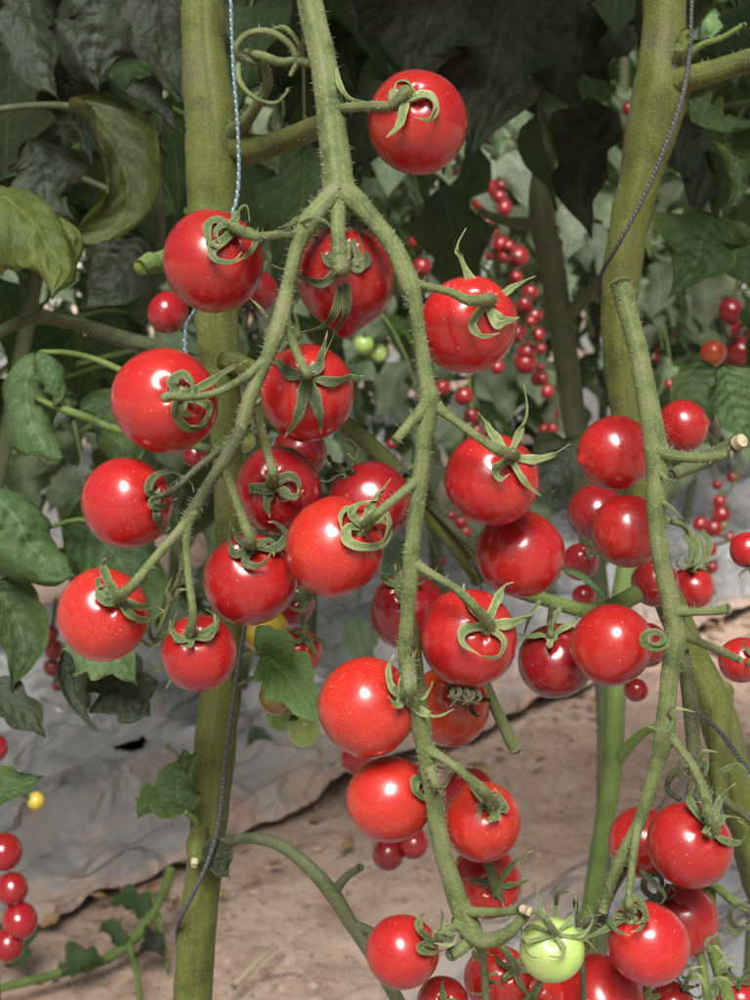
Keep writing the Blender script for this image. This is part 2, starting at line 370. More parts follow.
def foliage(name, parent, rng, count, pos, mats, length=(.2, .34), keep=None):
    mb = MB(); k = 0; tries = 0
    while k < count and tries < count * 8:
        tries += 1; out = []
        compound_leaf(rng, np.array(pos(rng)), rng.random() * 6.283, rng.uniform(*length), rng.uniform(.1, .8), out)
        if keep:
            A = np.vstack([q[0] for q in out])
            if not keep(A): continue
        for V, f, uv, mi in out: mb.add([tuple(q) for q in V], f, uv, mi)
        k += 1
    return mb.build(name, mats, parent)

# ------------------------------------------------------------ setting: soil, mulch, greenhouse
E = Vector((math.cos(R_(48)), math.sin(R_(48)), 0)); NR = Vector((-E.y, E.x, 0))     # along the rows, across the rows
def row(a, o, z=0.0): return E * a + NR * o + Vector((0, 0, z))
near_off = NR.dot(G(370, 1000)); far_off = NR.dot(G(350, 792))
m, t, b, o = newmat('dry_soil')
tc = N_(t, 'TexCoord')
n1 = N_(t, 'TexNoise', Scale=14.0, Detail=9.0, Roughness=.7); t.links.new(tc.outputs['Object'], n1.inputs['Vector'])
n2 = N_(t, 'TexNoise', Scale=75.0, Detail=7.0, Roughness=.72); t.links.new(tc.outputs['Object'], n2.inputs['Vector'])
n3 = N_(t, 'TexVoronoi', Scale=70.0); t.links.new(tc.outputs['Object'], n3.inputs['Vector'])
base = ramp(t, n1.outputs[0], [(.3, (.42, .27, .195)), (.5, (.68, .48, .365)), (.72, (.76, .59, .47))])
base = mix(t, mth(t, 'MULTIPLY', ramp(t, n2.outputs[0], [(.36, (1, 1, 1)), (.44, (0, 0, 0))]), .65), base, (.14, .085, .065))
base = mix(t, mth(t, 'MULTIPLY', ramp(t, n2.outputs[0], [(.55, (0, 0, 0)), (.72, (1, 1, 1))]), .6), base, (.68, .56, .47))
t.links.new(base, b.inputs['Base Color']); b.inputs['Roughness'].default_value = .95
pr = bump(t, b, n2.outputs[0], .9, .010); bump(t, b, n1.outputs[0], .8, .03, pr); M['soil'] = m
def fgrid(nm, xs, ys, hf, mat, w2=lambda a, b_: (a, b_)):
    mb = MB(); v = []; f = []; nx, ny = len(xs), len(ys)
    for y in ys:
        for x in xs: v.append(tuple(hf(x, y)))
    for j in range(ny - 1):
        for i in range(nx - 1):
            a = j * nx + i; f.append((a, a + 1, a + nx + 1, a + nx))
    mb.add(v, f); return mb.build(nm, mat, None, (0, 0, 0))
def warp(n, inner, outer): 
    u = np.linspace(-1, 1, n); return inner * u + (outer - inner) * np.sign(u) * np.abs(u) ** 7
def soil_h(x, y):
    p = Vector((x, y, 0)); o_ = NR.dot(p)
    h = .012 * noise.noise(p * 5) + .008 * noise.noise(p * 17) + .004 * noise.noise(p * 45) + .003 * noise.noise(p * 90) - .006 * max(0, noise.noise(Vector((p.dot(E) * 30, p.dot(NR) * 75, 4))) - .25)
    return (x, y, h - .012)
g = fgrid('ground', warp(300, 2.2, 60), warp(300, 2.2, 60) + 1.6, soil_h, M['soil']); tag(g, kind='structure')
def mulch_mat():
    m, t, b, o = newmat('plastic_film')
    tc = N_(t, 'TexCoord')
    n1 = N_(t, 'TexNoise', Scale=4.0, Detail=6.0, Roughness=.6); t.links.new(tc.outputs['Object'], n1.inputs['Vector'])
    n2 = N_(t, 'TexNoise', Scale=45.0, Detail=5.0, Roughness=.65); t.links.new(tc.outputs['Object'], n2.inputs['Vector'])
    base = ramp(t, n1.outputs[0], [(.3, (.145, .147, .152)), (.5, (.22, .222, .226)), (.7, (.33, .328, .325))])
    base = mix(t, mth(t, 'MULTIPLY', ramp(t, n2.outputs[0], [(.38, (0, 0, 0)), (.7, (1, 1, 1))]), .5), base, (.30, .29, .285))
    n3 = N_(t, 'TexNoise', Scale=7.0, Detail=7.0, Roughness=.75); mp = N_(t, 'Mapping'); t.links.new(tc.outputs['UV'], mp.inputs['Vector']); mp.inputs['Scale'].default_value = (.8, 1.6, 1)
    t.links.new(mp.outputs[0], n3.inputs['Vector'])
    at = N_(t, 'Attribute', attribute_name='axial')
    d = mth(t, 'ADD', n3.outputs[0], mth(t, 'MULTIPLY', at.outputs['Fac'], .22))
    dirt = ramp(t, d, [(.58, (0, 0, 0)), (.74, (1, 1, 1))])
    base = mix(t, mth(t, 'MULTIPLY', dirt, .8), base, (.42, .28, .20))
    t.links.new(base, b.inputs['Base Color'])
    t.links.new(mth(t, 'ADD', mth(t, 'MULTIPLY', dirt, .4), .36), b.inputs['Roughness'])
    mp2 = N_(t, 'Mapping'); t.links.new(tc.outputs['UV'], mp2.inputs['Vector']); mp2.inputs['Scale'].default_value = (3.0, 6, 1)
    n4 = N_(t, 'TexNoise', Scale=2.6, Detail=5.0, Roughness=.45, Distortion=.6); t.links.new(mp2.outputs[0], n4.inputs['Vector'])
    pr = bump(t, b, ramp(t, n4.outputs[0], [(.44, (0, 0, 0)), (.5, (1, 1, 1)), (.58, (.25, .25, .25))]), .6, .012); bump(t, b, n2.outputs[0], .3, .004, pr)
    return m
M['film'] = mulch_mat()
def film(o0, o1, a0, a1, label, na, no, seed, holes=()):
    mb = MB(); v = []; f = []; uv = []; ax = []
    for j in range(no + 1):
        for i in range(na + 1):
            a = a0 + (a1 - a0) * i / na; s = j / no
            e0 = o0 + .035 * noise.noise(Vector((a * 3.0, seed, 0))) + .015 * noise.noise(Vector((a * 11, seed, 3)))
            o_ = e0 + (o1 - e0) * s
            q = Vector((a * 2.2, o_ * 9, seed)); mound = math.sin(math.pi * min(1, max(0, s))) ** .5 * .055
            h = mound + .016 * noise.noise(q) + .011 * abs(noise.noise(Vector((a * 4 + 2 * noise.noise(q), o_ * 26, seed + 5)))) + .005 * noise.noise(Vector((a * 22, o_ * 60, seed)))
            uu = abs(o_ - e0); w = 0
            for fo, fa, fw in ((.10, .030, .011), (.17, .016, .012), (.27, .020, .016), (.40, .014, .014), (.55, .02, .02)):
                ce = fo + .022 * math.sin(a * 3.1 + seed + fo * 40) + .02 * noise.noise(Vector((a * 5, fo * 30, seed)))
                w += fa * (.4 + .9 * max(0, .5 + noise.noise(Vector((a * 2.2, fo * 50, seed + 2))))) * math.exp(-(max(0, uu - ce) / fw) ** 2 - (min(0, uu - ce) / (fw * 2.2)) ** 2) * 1.35
            wx = a + .10 * noise.noise(Vector((a * 3, o_ * 6, seed + 20))); wy = o_ + .05 * noise.noise(Vector((a * 4, o_ * 7, seed + 30)))
            for sa, so_, am in ((1.6, 9.5, .015), (3.2, 19, .008), (7, 30, .004)):
                nn_ = noise.noise(Vector((wx * sa - wy * sa * .5, wy * so_, seed + so_))); h += am * (math.exp(-(nn_ / .09) ** 2) * .8 + nn_ * .7)
            h += w + .006 * abs(noise.noise(Vector((a * 7 + o_ * 9, o_ * 40 - a * 8, seed + 9)))) + .004
            v.append(tuple(row(a, o_, h))); uv.append((a, o_)); ax.append(max(0, 1 - abs(o_ - e0) / .16))
    for j in range(no):
        for i in range(na):
            a = a0 + (a1 - a0) * (i + .5) / na; s = o0 + (o1 - o0) * (j + .5) / no
            if any(((a - ha) / hr) ** 2 + ((s - ho) / (hr * .6)) ** 2 < 1 + .5 * noise.noise(Vector((a * 40, s * 40, 0))) for ha, ho, hr in holes): continue
            k = j * (na + 1) + i; f.append((k, k + 1, k + na + 2, k + na + 1))
    mb.add(v, f, uv, 0, ax); ob = mb.build('mulch_film', M['film'], None, row(a0, o0)); return tag(ob, label, 'plastic sheet', 'plastic mulch sheets over the beds')
hp = G(132, 752, .055)
film(far_off, far_off + .95, -.7, 6.0, 'crumpled grey plastic mulch sheet across the soil path, with a torn planting hole', 900, 230, 1, [(E.dot(hp) , NR.dot(hp), .026)])
film(near_off, near_off - .95, -.9, 5.5, 'dark grey plastic mulch sheet under the near plants at bottom right', 380, 110, 7)
for k in range(1, 4):
    film(far_off + 1.35 * k, far_off + 1.35 * k + .95, -1.5, 9.0, ['', 'pale plastic mulch sheet one row beyond the crumpled one', 'pale plastic mulch sheet two rows beyond the crumpled one', 'farthest pale plastic mulch sheet before the greenhouse wall'][k], 120, 24, 11 + k)
m, t, b, o = newmat('greenhouse_film'); b.inputs['Base Color'].default_value = (.62, .64, .62, 1); b.inputs['Roughness'].default_value = .5; M['gh'] = m
m, t, b, o = newmat('galvanised'); b.inputs['Base Color'].default_value = (.4, .41, .42, 1); b.inputs['Metallic'].default_value = .8; b.inputs['Roughness'].default_value = .45; M['steel'] = m
def boxm(mb, c, sx, sy, sz, mi=0):
    v = [(c[0] + i * sx / 2, c[1] + j * sy / 2, c[2] + k * sz / 2) for i in (-1, 1) for j in (-1, 1) for k in (-1, 1)]
    mb.add(v, [(0, 1, 3, 2), (4, 6, 7, 5), (0, 4, 5, 1), (2, 3, 7, 6), (0, 2, 6, 4), (1, 5, 7, 3)], None, mi)
gw = root('greenhouse_wall', (0, 11, 0), 'pale translucent greenhouse end wall far behind the rows', 'greenhouse wall')
mb = MB(); boxm(mb, (2, 11, 1.2), 22, .02, 2.5); mb.build('wall_film', M['gh'], gw, smooth=False)
for k in range(9):
    mb = MB(); tube(mb, [Vector((-8 + 2.5 * k, 10.95, -.02)), Vector((-8 + 2.5 * k, 10.95, 2.5))], [.025, .025], 10, 2, bump=0); mb.build('post', M['steel'], gw)

# ------------------------------------------------------------ plants
rng = random.Random(4)
MATF = [M['leaf_far'], M['green_stem']]
far_variants = []
def far_plant(i, loc, az, label, group):
    """a whole plant of the rows behind: stem + foliage; the first of each variant is modelled, the rest are copies"""
    if len(far_variants) < 5:
        r0 = root('tomato_plant', (0, 0, 0), label, 'tomato plant', group); rg = random.Random(70 + i)
        ph = rg.random() * 6
        mb = MB(); ps = [Vector((.03 * math.sin(z * 4 + ph), .03 * math.cos(z * 5 + ph), z)) for z in (0, .3, .6, .9, 1.2, 1.5, 1.8)]
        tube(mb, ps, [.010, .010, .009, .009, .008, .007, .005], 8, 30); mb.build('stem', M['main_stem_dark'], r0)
        foliage('foliage', r0, rg, 44, lambda q: ((q.random() - .5) * .12, (q.random() - .5) * .12, .30 + 1.5 * q.random() ** .8), MATF)
        far_variants.append(r0); r = r0
    else:
        s = far_variants[rng.randrange(5)]; r = s.copy(); COL.objects.link(r)
        for c in s.children:
            n = c.copy(); COL.objects.link(n); n.parent = r
        r['label'] = label; r['group'] = group
    r.location = loc; r.rotation_euler.z = az; sc = rng.uniform(.9, 1.12); r.scale = (sc, sc, sc); return r
rows = [('row just across the soil path', far_off + .28, (-.3, 6.5, .42)), ('row just across the soil path', far_off + .66, (-.6, 6.5, .42)),
        ('second row of plants behind the soil path', far_off + 1.75, (-.9, 8.5, .45)), ('third row of plants behind the soil path', far_off + 3.1, (-.9, 9.0, .5)),
        ('farthest row before the greenhouse wall', far_off + 4.5, (-.9, 9.5, .55))]
idx = 0
for ri, (nm, off, (a0, a1, st)) in enumerate(rows):
    a = a0
    while a < a1:
        q = row(a + rng.uniform(-.06, .06), off + rng.uniform(-.05, .05))
        px, py, dp = project([tuple(q + Vector((0, 0, .5)))])
        if dp[0] > 1.35 and -260 < px[0] < 1010 and q.y < 10.5:
            far_plant(idx, q, rng.random() * 6.28, 'leafy tomato plant standing in the ' + nm, 'tomato plants in the ' + nm); idx += 1
        a += st

# --- the two near plants, whose trusses fill the picture
base_l = P(185, 1000, .575); base_l = Vector((base_l.x - .01, base_l.y + .0, 0))
plant_l = root('tomato_plant', base_l, 'thick olive stemmed tomato plant at left carrying the big central truss', 'tomato plant')
base_r = Vector((P(640, 600, .62).x, P(640, 600, .62).y, 0))
plant_r = root('tomato_plant', base_r, 'tomato plant at right with a twine wound stem and a long hanging truss', 'tomato plant')
rg = random.Random(8)
def px_tube(mb, pts, n=14, hairs=0, ridge=.0, bump=.05, seg=None, hl=.0022, cap=True):
    """pts: (x, y, depth, width_px)"""
    return tube(mb, [P(x, y, d) for x, y, d, w in pts], [w * .5 * d / F for x, y, d, w in pts], n, seg, ridge, bump, 0, hairs, 1, rg, hl, cap)
ST = [M['main_stem'], M['hair']]; TS = [M['truss'], M['hair']]; TD = [M['truss_dark'], M['hair']]; GS = [M['green_stem'], M['hair']]
mb = MB()
top_l = P(200, -260, .60)
tube(mb, [top_l + Vector((.0, .02, .25)), top_l] + [P(x, y, d) for x, y, d in ((203, -60, .575), (203, 40, .565), (212, 140, .56), (213, 220, .56), (216, 320, .56), (225, 420, .56), (230, 540, .565), (226, 640, .57), (213, 760, .57), (205, 860, .57), (192, 1000, .575))] + [base_l + Vector((0, 0, .2)), base_l + Vector((0, 0, -.02))],
     [q * .5 * .565 / F for q in (34, 38, 42, 43, 54, 49, 44, 32, 30, 36, 42, 36, 40, 42, 44)], 28, 150, .03, .10, 0, 1500, 1, rg, .0012)
mb.build('stem', ST, plant_l)
mb = MB(); px_tube(mb, [(232, 148, .56, 40), (262, 148, .545, 27), (295, 136, .52, 23), (332, 122, .49, 24)], 16, 60)
mb.build('side_branch', ST, plant_l)
mb = MB(); px_tube(mb, [(234, 135, .555, 24), (247, 120, .54, 14), (258, 103, .53, 12), (268, 82, .52, 11), (262, 60, .51, 9)], 12, 40); 
px_tube(mb, [(262, 62, .51, 9), (245, 60, .505, 8), (236, 48, .50, 7), (248, 34, .50, 7), (270, 32, .50, 7), (290, 45, .50, 7), (296, 62, .5, 6), (290, 76, .50, 4)], 10, 60)
px_tube(mb, [(296, 60, .5, 7), (280, 62, .50, 9), (262, 56, .503, 9), (246, 52, .508, 7)], 10, 20)
px_tube(mb, [(238, 60, .505, 6), (240, 82, .50, 6), (255, 98, .50, 5), (275, 103, .5, 4), (287, 92, .5, 3), (287, 88, .5, 2)], 8, 20)
px_tube(mb, [(268, 32, .505, 5), (284, 28, .50, 6), (297, 42, .50, 5), (299, 60, .503, 4), (293, 72, .503, 2)], 8, 20)
px_tube(mb, [(300, 62, .495, 9), (318, 64, .482, 9)], 8, 10)
mb.build('curled_shoot', TS, plant_l)
# truss A: one branching fruit stalk
mb = MB()
px_tube(mb, [(285, -170, .56, 26), (300, -60, .50, 26), (312, 10, .487, 26), (325, 70, .48, 27), (333, 130, .475, 29), (338, 175, .47, 31), (340, 196, .468, 32)], 20, 450, .06, .10)
LB = [(340, 190, .468, 27), (322, 206, .463, 21), (306, 226, .46, 22), (297, 248, .459, 15), (289, 282, .458, 15), (282, 314, .456, 19), (272, 345, .454, 16), (260, 375, .454, 13), (250, 398, .454, 15), (241, 428, .454, 13), (228, 455, .454, 15), (213, 477, .454, 11), (198, 503, .456, 13), (186, 522, .456, 12)]
RB = [(342, 190, .468, 27), (368, 214, .461, 19), (392, 245, .455, 18), (409, 282, .45, 21), (415, 305, .449, 15), (421, 345, .449, 14), (427, 383, .448, 16), (430, 402, .448, 21), (424, 440, .448, 16), (420, 480, .448, 17), (414, 530, .45, 16), (411, 565, .45, 17), (407, 620, .452, 15), (405, 660, .454, 15), (412, 700, .458, 16), (424, 745, .461, 17), (432, 795, .464, 17), (443, 850, .466, 18), (458, 900, .468, 20), (472, 933, .468, 24)]
px_tube(mb, LB[:10], 14, 420, 0.03, .10); px_tube(mb, RB, 16, 700, 0.03, .10)
px_tube(mb, [(338, 192, .468, 22), (338, 225, .462, 15), (339, 250, .458, 16), (340, 264, .457, 19)], 14, 60)
px_tube(mb, [(430, 402, .448, 17), (415, 418, .446, 12), (395, 441, .443, 10)], 12, 40)                    # cut stub
px_tube(mb, [(405, 575, .453, 6), (416, 640, .47, 8), (423, 700, .48, 9), (430, 760, .475, 11), (433, 820, .474, 10), (450, 880, .474, 9), (462, 925, .47, 10)], 10, 60)
px_tube(mb, [(456, 920, .468, 14), (480, 940, .462, 17), (505, 935, .455, 14), (526, 915, .45, 10)], 12, 50)   # hooked end
px_tube(mb, [(465, 912, .467, 11), (500, 912, .458, 9), (522, 909, .45, 10)], 12, 30)
px_tube(mb, [(476, 935, .466, 16), (462, 948, .465, 13), (450, 955, .463, 14)], 12, 20)
mb.build('truss_stalk', TS, plant_l)
mb = MB(); px_tube(mb, [(250, 398, .4545, 9)] + LB[9:], 14, 160, 0.03, .10); mb.build('truss_branch', TD, plant_l)  # lower branch in the darker truss copy, its shade put into the colour
mb = MB(); px_tube(mb, [(522, 909, .4495, 9), (529, 911, .447, 10)], 12); mb.build('cut_tip', [M['pith'], M['hair']], plant_l)
# darker diagonal branches behind the truss
mb = MB(); px_tube(mb, [(225, 360, .555, 24), (300, 392, .54, 18), (345, 424, .54, 17), (388, 462, .54, 18), (430, 512, .54, 20), (470, 562, .54, 20), (478, 582, .54, 14)], 16, 120, .06)
mb.build('side_branch', ST, plant_l)
mb = MB(); px_tube(mb, [(465, 560, .555, 10), (500, 585, .56, 12), (540, 598, .56, 14), (590, 611, .56, 15), (625, 600, .57, 18), (660, 580, .6, 22)], 14, 100); mb.build('side_branch', GS, plant_r)
mb = MB(); px_tube(mb, [(470, 640, .52, 10), (488, 690, .515, 11), (508, 735, .51, 12), (516, 750, .51, 13)], 12, 40); mb.build('cut_stub', TS, plant_l)
mb = MB(); px_tube(mb, [(425, 500, .535, 8), (470, 545, .53, 8), (500, 575, .53, 7)], 10, 20, bump=.1); mb.build('side_branch', TD, plant_l)
# low curving branch
mb = MB(); px_tube(mb, [(222, 842, .565, 9), (250, 838, .56, 11), (280, 845, .555, 13), (310, 868, .55, 14), (333, 895, .55, 16), (352, 925, .55, 14), (375, 960, .55, 14), (402, 1010, .55, 14), (420, 1060, .55, 13)], 14, 60)
px_tube(mb, [(334, 892, .55, 11), (347, 876, .545, 8), (361, 867, .54, 8)], 10, 10); px_tube(mb, [(352, 925, .55, 12), (368, 930, .548, 9), (392, 940, .54, 8)], 10, 10); mb.build('side_branch', [M['leaf_stalk'] if 'leaf_stalk' in M else M['main_stem_dark'], M['hair']], plant_l)
# left petioles
mb = MB(); px_tube(mb, [(-20, 345, .72, 12), (25, 320, .72, 12), (70, 322, .72, 13), (120, 338, .71, 17), (165, 350, .70, 15), (215, 372, .60, 16)], 12, 30); mb.build('leaf_stalk', TD, plant_l)
mb = MB(); px_tube(mb, [(40, 352, .66, 5), (70, 353, .66, 6), (100, 361, .65, 6), (135, 376, .64, 7), (210, 400, .57, 8)], 8, 10)
px_tube(mb, [(35, 398, .66, 5), (60, 408, .66, 8), (80, 415, .66, 8), (120, 430, .66, 8), (215, 450, .58, 8)], 8, 10); mb.build('leaf_stalk', GS, plant_l)
mb = MB(); px_tube(mb, [(-20, 112, .68, 8), (30, 106, .68, 7), (70, 107, .68, 8), (110, 120, .7, 10), (150, 160, .7, 13), (160, 220, .7, 10), (160, 260, .7, 8)], 10, 20)
px_tube(mb, [(150, 158, .7, 9), (162, 130, .72, 6), (160, 110, .73, 5)], 8); mb.build('leaf_stalk', TD, plant_l)
mb = MB(); px_tube(mb, [(40, 530, .7, 5), (75, 520, .7, 5), (95, 522, .7, 5)], 8); mb.build('leaf_stalk', GS, plant_l)

# right plant
mb = MB()
tr_ = P(668, -200, .60)
tube(mb, [tr_ + Vector((0, .02, .3)), tr_] + [P(x, y, d) for x, y, d in ((665, -30, .56), (664, 40, .555), (660, 95, .555), (643, 170, .56), (629, 230, .565), (620, 300, .57), (622, 380, .575), (635, 470, .585), (655, 560, .60), (690, 650, .61), (716, 710, .61), (738, 790, .61), (760, 880, .62), (800, 1000, .63))] + [base_r + Vector((.05, 0, .25)), base_r + Vector((.0, 0, -.02))],
     [q * .5 * .575 / F for q in (38, 40, 40, 42, 52, 42, 38, 36, 30, 28, 30, 34, 40, 38, 38, 38, 38, 38)], 26, 170, .05, .10, 0, 700, 1, rg, .0012)
mb.build('stem', ST, plant_r)
mb = MB(); px_tube(mb, [(664, 88, .555, 36), (690, 78, .545, 26), (722, 69, .54, 23), (775, 52, .53, 23)], 16, 80); mb.build('side_branch', ST, plant_r)
mb = MB(); px_tube(mb, [(684, 62, .55, 9), (700, 46, .545, 7), (722, 38, .54, 6), (745, 24, .535, 5)], 8, 30); mb.build('side_shoot', GS, plant_r)
mb = MB(); px_tube(mb, [(700, 655, .615, 14), (722, 745, .60, 22), (705, 800, .60, 16)], 14, 30); px_tube(mb, [(722, 690, .615, 24), (720, 730, .595, 22), (718, 760, .59, 17), (722, 800, .59, 15)], 12, 10); mb.build('side_branch', ST, plant_r)
# truss B
mb = MB()
TB = [(620, 283, .49, 21), (630, 320, .488, 20), (641, 365, .485, 20), (651, 420, .482, 22), (657, 458, .48, 24), (656, 510, .478, 18), (661, 560, .478, 18), (672, 610, .478, 20), (675, 640, .478, 22), (668, 690, .48, 18), (664, 735, .48, 20), (654, 775, .482, 15), (640, 820, .485, 13), (625, 850, .487, 13), (612, 880, .49, 11), (603, 912, .492, 9)]
px_tube(mb, TB, 16, 600, .05, .10)
px_tube(mb, [(655, 450, .48, 19), (675, 456, .474, 12), (705, 458, .468, 10), (731, 454, .462, 9)], 12, 80)
px_tube(mb, [(672, 612, .478, 16), (690, 612, .474, 9), (715, 611, .47, 9), (729, 609, .468, 11)], 12, 50)
px_tube(mb, [(676, 630, .478, 15), (695, 640, .484, 9), (718, 650, .495, 9), (740, 660, .505, 8)], 12, 30)
px_tube(mb, [(664, 730, .48, 15), (680, 748, .477, 9), (695, 770, .474, 9), (706, 800, .468, 10), (708, 815, .466, 8)], 12, 50)
px_tube(mb, [(640, 815, .486, 12), (634, 850, .482, 9), (630, 885, .478, 8), (629, 903, .474, 8)], 12, 30)
mb.build('truss_stalk', TS, plant_r)
mb = MB(); px_tube(mb, [(672, 475, .50, 12), (700, 462, .505, 17), (730, 447, .50, 17), (738, 442, .497, 17)], 14, 20)
mb.build('cut_branch', [M['main_stem_dark'], M['hair']], plant_r)
mb = MB(); px_tube(mb, [(737, 443, .4965, 15), (742, 440, .494, 14)], 12); mb.build('cut_tip', [M['pith'], M['hair']], plant_r)
mb = MB(); px_tube(mb, [(682, 650, .52, 14), (690, 700, .52, 16), (694, 765, .52, 13), (690, 800, .52, 9)], 12, 60)
px_tube(mb, [(695, 760, .52, 10), (672, 775, .515, 7), (668, 790, .515, 6), (680, 800, .512, 5)], 8, 10)
px_tube(mb, [(712, 790, .52, 10), (735, 808, .52, 9), (765, 830, .52, 9)], 10, 20); mb.build('truss_stalk', TD, plant_r)
mb = MB(); px_tube(mb, [(700, 872, .52, 10), (720, 890, .52, 9), (745, 908, .52, 9), (790, 920, .52, 9)], 10, 20)
px_tube(mb, [(708, 880, .525, 14), (712, 940, .525, 15), (728, 1000, .525, 14), (735, 1060, .525, 14)], 12, 20)
px_tube(mb, [(700, 950, .51, 9), (706, 985, .51, 9), (712, 1030, .51, 9)], 10, 10); mb.build('truss_stalk', GS, plant_r)
mb = MB(); px_tube(mb, [(605, 905, .50, 9), (592, 925, .50, 9), (585, 950, .50, 8)], 10, 20); px_tube(mb, [(628, 865, .495, 9), (610, 895, .50, 9), (600, 925, .505, 9)], 10, 20); mb.build('truss_stalk', TD, plant_r)
# the slim green plant and its neighbour behind
def slim(pts, label, mats, z0=None, extra=()):
    q = P(*pts[-1][:3]); b0 = Vector((q.x, q.y, 0)); r = root('tomato_plant', b0, label, 'tomato plant'); mb = MB()
    tube(mb, [P(x, y, d) for x, y, d, w in pts] + [b0 + Vector((0, 0, q.z * .5)), b0 + Vector((0, 0, -.02))], [w * .5 * d / F for x, y, d, w in pts] + [pts[-1][3] * .5 * pts[-1][2] / F] * 2, 16, 70, .04, .08, 0, 60, 1, rg)
    mb.build('stem', mats, r)
    for e in extra:
        m2 = MB(); px_tube(m2, e, 10, 10); m2.build('side_branch', mats, r)
    return r
plant_g = slim([(640, 520, .80, 22), (622, 600, .79, 22), (616, 690, .78, 21), (612, 770, .78, 21), (603, 830, .78, 19), (592, 900, .78, 18), (585, 960, .78, 18)], 'slim bright green stemmed tomato plant rising between the two big trusses', GS,
     extra=[[(614, 765, .78, 13), (630, 745, .77, 11), (648, 730, .76, 9), (665, 728, .75, 7)]])
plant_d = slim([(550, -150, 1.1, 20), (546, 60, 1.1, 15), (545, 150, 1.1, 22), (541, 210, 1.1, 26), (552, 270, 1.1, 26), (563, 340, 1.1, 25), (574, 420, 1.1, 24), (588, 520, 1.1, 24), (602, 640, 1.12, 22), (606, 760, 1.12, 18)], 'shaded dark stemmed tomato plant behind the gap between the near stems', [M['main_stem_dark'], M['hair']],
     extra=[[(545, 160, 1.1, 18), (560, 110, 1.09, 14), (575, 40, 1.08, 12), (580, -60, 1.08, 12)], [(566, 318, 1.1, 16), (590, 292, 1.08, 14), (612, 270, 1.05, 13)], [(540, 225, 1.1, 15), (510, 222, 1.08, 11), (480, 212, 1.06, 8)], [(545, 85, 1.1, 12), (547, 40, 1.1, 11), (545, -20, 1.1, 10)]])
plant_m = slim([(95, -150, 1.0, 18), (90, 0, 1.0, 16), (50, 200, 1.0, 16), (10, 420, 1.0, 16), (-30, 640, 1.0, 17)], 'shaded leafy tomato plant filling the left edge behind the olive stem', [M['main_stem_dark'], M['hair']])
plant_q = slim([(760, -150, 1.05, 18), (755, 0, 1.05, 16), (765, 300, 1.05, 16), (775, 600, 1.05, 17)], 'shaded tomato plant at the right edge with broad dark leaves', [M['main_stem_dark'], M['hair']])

# canopy foliage of the near plants (above the picture, and the dark upper background)
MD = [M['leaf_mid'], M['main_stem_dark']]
def keep_above(A):
    px, py, d = project(A); vis = (px > -30) & (px < 780) & (py > -15) & (py < 1020)
    return not np.any(vis) and d.min() > .40
def keep_back(ymax, dmin):
    def k(A):
        px, py, d = project(A); vis = (px > -60) & (px < 810) & (py > -40) & (py < 1040)
        return not np.any(vis & ((py > ymax) | (d < dmin)))
    return k
def box_pos(xr, yr, zr): return lambda q: (q.uniform(*xr), q.uniform(*yr), q.uniform(*zr))
foliage('foliage', plant_l, random.Random(21), 30, box_pos((-.45, .14), (.52, .82), (.98, 1.3)), MD, keep=keep_above)  # unseen leaves above the frame, massed here to shade the upper leaves
foliage('foliage', plant_r, random.Random(22), 9, box_pos((-.0, .5), (.6, .85), (.98, 1.2)), MD, keep=keep_above)  # unseen leaves too, added to shade what hangs behind
foliage('foliage', plant_d, random.Random(23), 13, box_pos((-.05, .40), (.95, 1.35), (.80, 1.02)), MD, keep=keep_back(250, .75))
foliage('foliage', plant_m, random.Random(24), 24, box_pos((-.40, .05), (.85, 1.25), (.72, 1.02)), MD, keep=keep_back(330, .74))
foliage('foliage', plant_q, random.Random(25), 15, box_pos((.22, .55), (.9, 1.4), (.62, 1.02)), MD, keep=keep_back(330, .75))
foliage('foliage', plant_m, random.Random(31), 16, box_pos((-.42, -.12), (.85, 1.2), (.55, .8)), [M['leaf'], M['green_stem']], keep=keep_back(640, .74))
foliage('foliage', plant_q, random.Random(32), 9, box_pos((.3, .5), (1.1, 1.5), (.5, .75)), [M['leaf'], M['green_stem']], keep=keep_back(500, .9))
#foliage('foliage', plant_d, random.Random(33), 7, box_pos((.0, .3), (1.15, 1.4), (.5, .8)), [M['leaf_far'], M['green_stem']], keep=keep_back(430, 1.0))
#foliage('foliage', plant_g, random.Random(26), 6, box_pos((.1, .40), (.85, 1.1), (.95, 1.35)), MD, keep=keep_above)

# ------------------------------------------------------------ single leaves one can point at
LV = dict
def L(parent, pts, w, d, **k): return leaf(parent, pts, w, d, seed=rg.randrange(10 ** 6), **k)
L(plant_m, [(-55, 185), (-5, 195), (35, 225), (58, 262), (52, 300)], 125, .66, nrm=(.3, .55, .8), mat='leaf_lime', fold=-.4, curl=-.5, amp=.15, d2=.62, quilt=.10, label='yellow green drooping leaf')
L(plant_m, [(40, 210), (60, 222), (75, 235), (72, 262), (62, 275)], 40, .655, nrm=(.5, .5, .7), mat='leaf_lime', fold=-.3, curl=-.5, amp=.2)
L(plant_l, [(70, 106), (92, 118), (116, 150), (128, 190), (118, 222), (88, 238), (52, 236)], 84, .67, nrm=(.35, .5, .8), mat='leaf_dull', fold=.35, curl=.55, amp=.3, wave=.14, quilt=.09, label='curled yellow edged leaf')
L(plant_l, [(38, 352), (26, 385), (32, 425), (52, 452), (66, 457)], 76, .66, nrm=(.1, .3, .95), mat='leaf_fresh', fold=-.35, curl=-.5, amp=.35)
L(plant_l, [(36, 352), (52, 372), (58, 395), (52, 408)], 34, .655, nrm=(.4, .2, .95), mat='leaf_fresh', fold=-.3, curl=-.3, amp=.3)
L(plant_l, [(80, 412), (98, 405), (116, 425), (122, 462), (112, 490)], 66, .68, nrm=(0, .4, .9), mat='leaf', fold=-.3, curl=-.2)
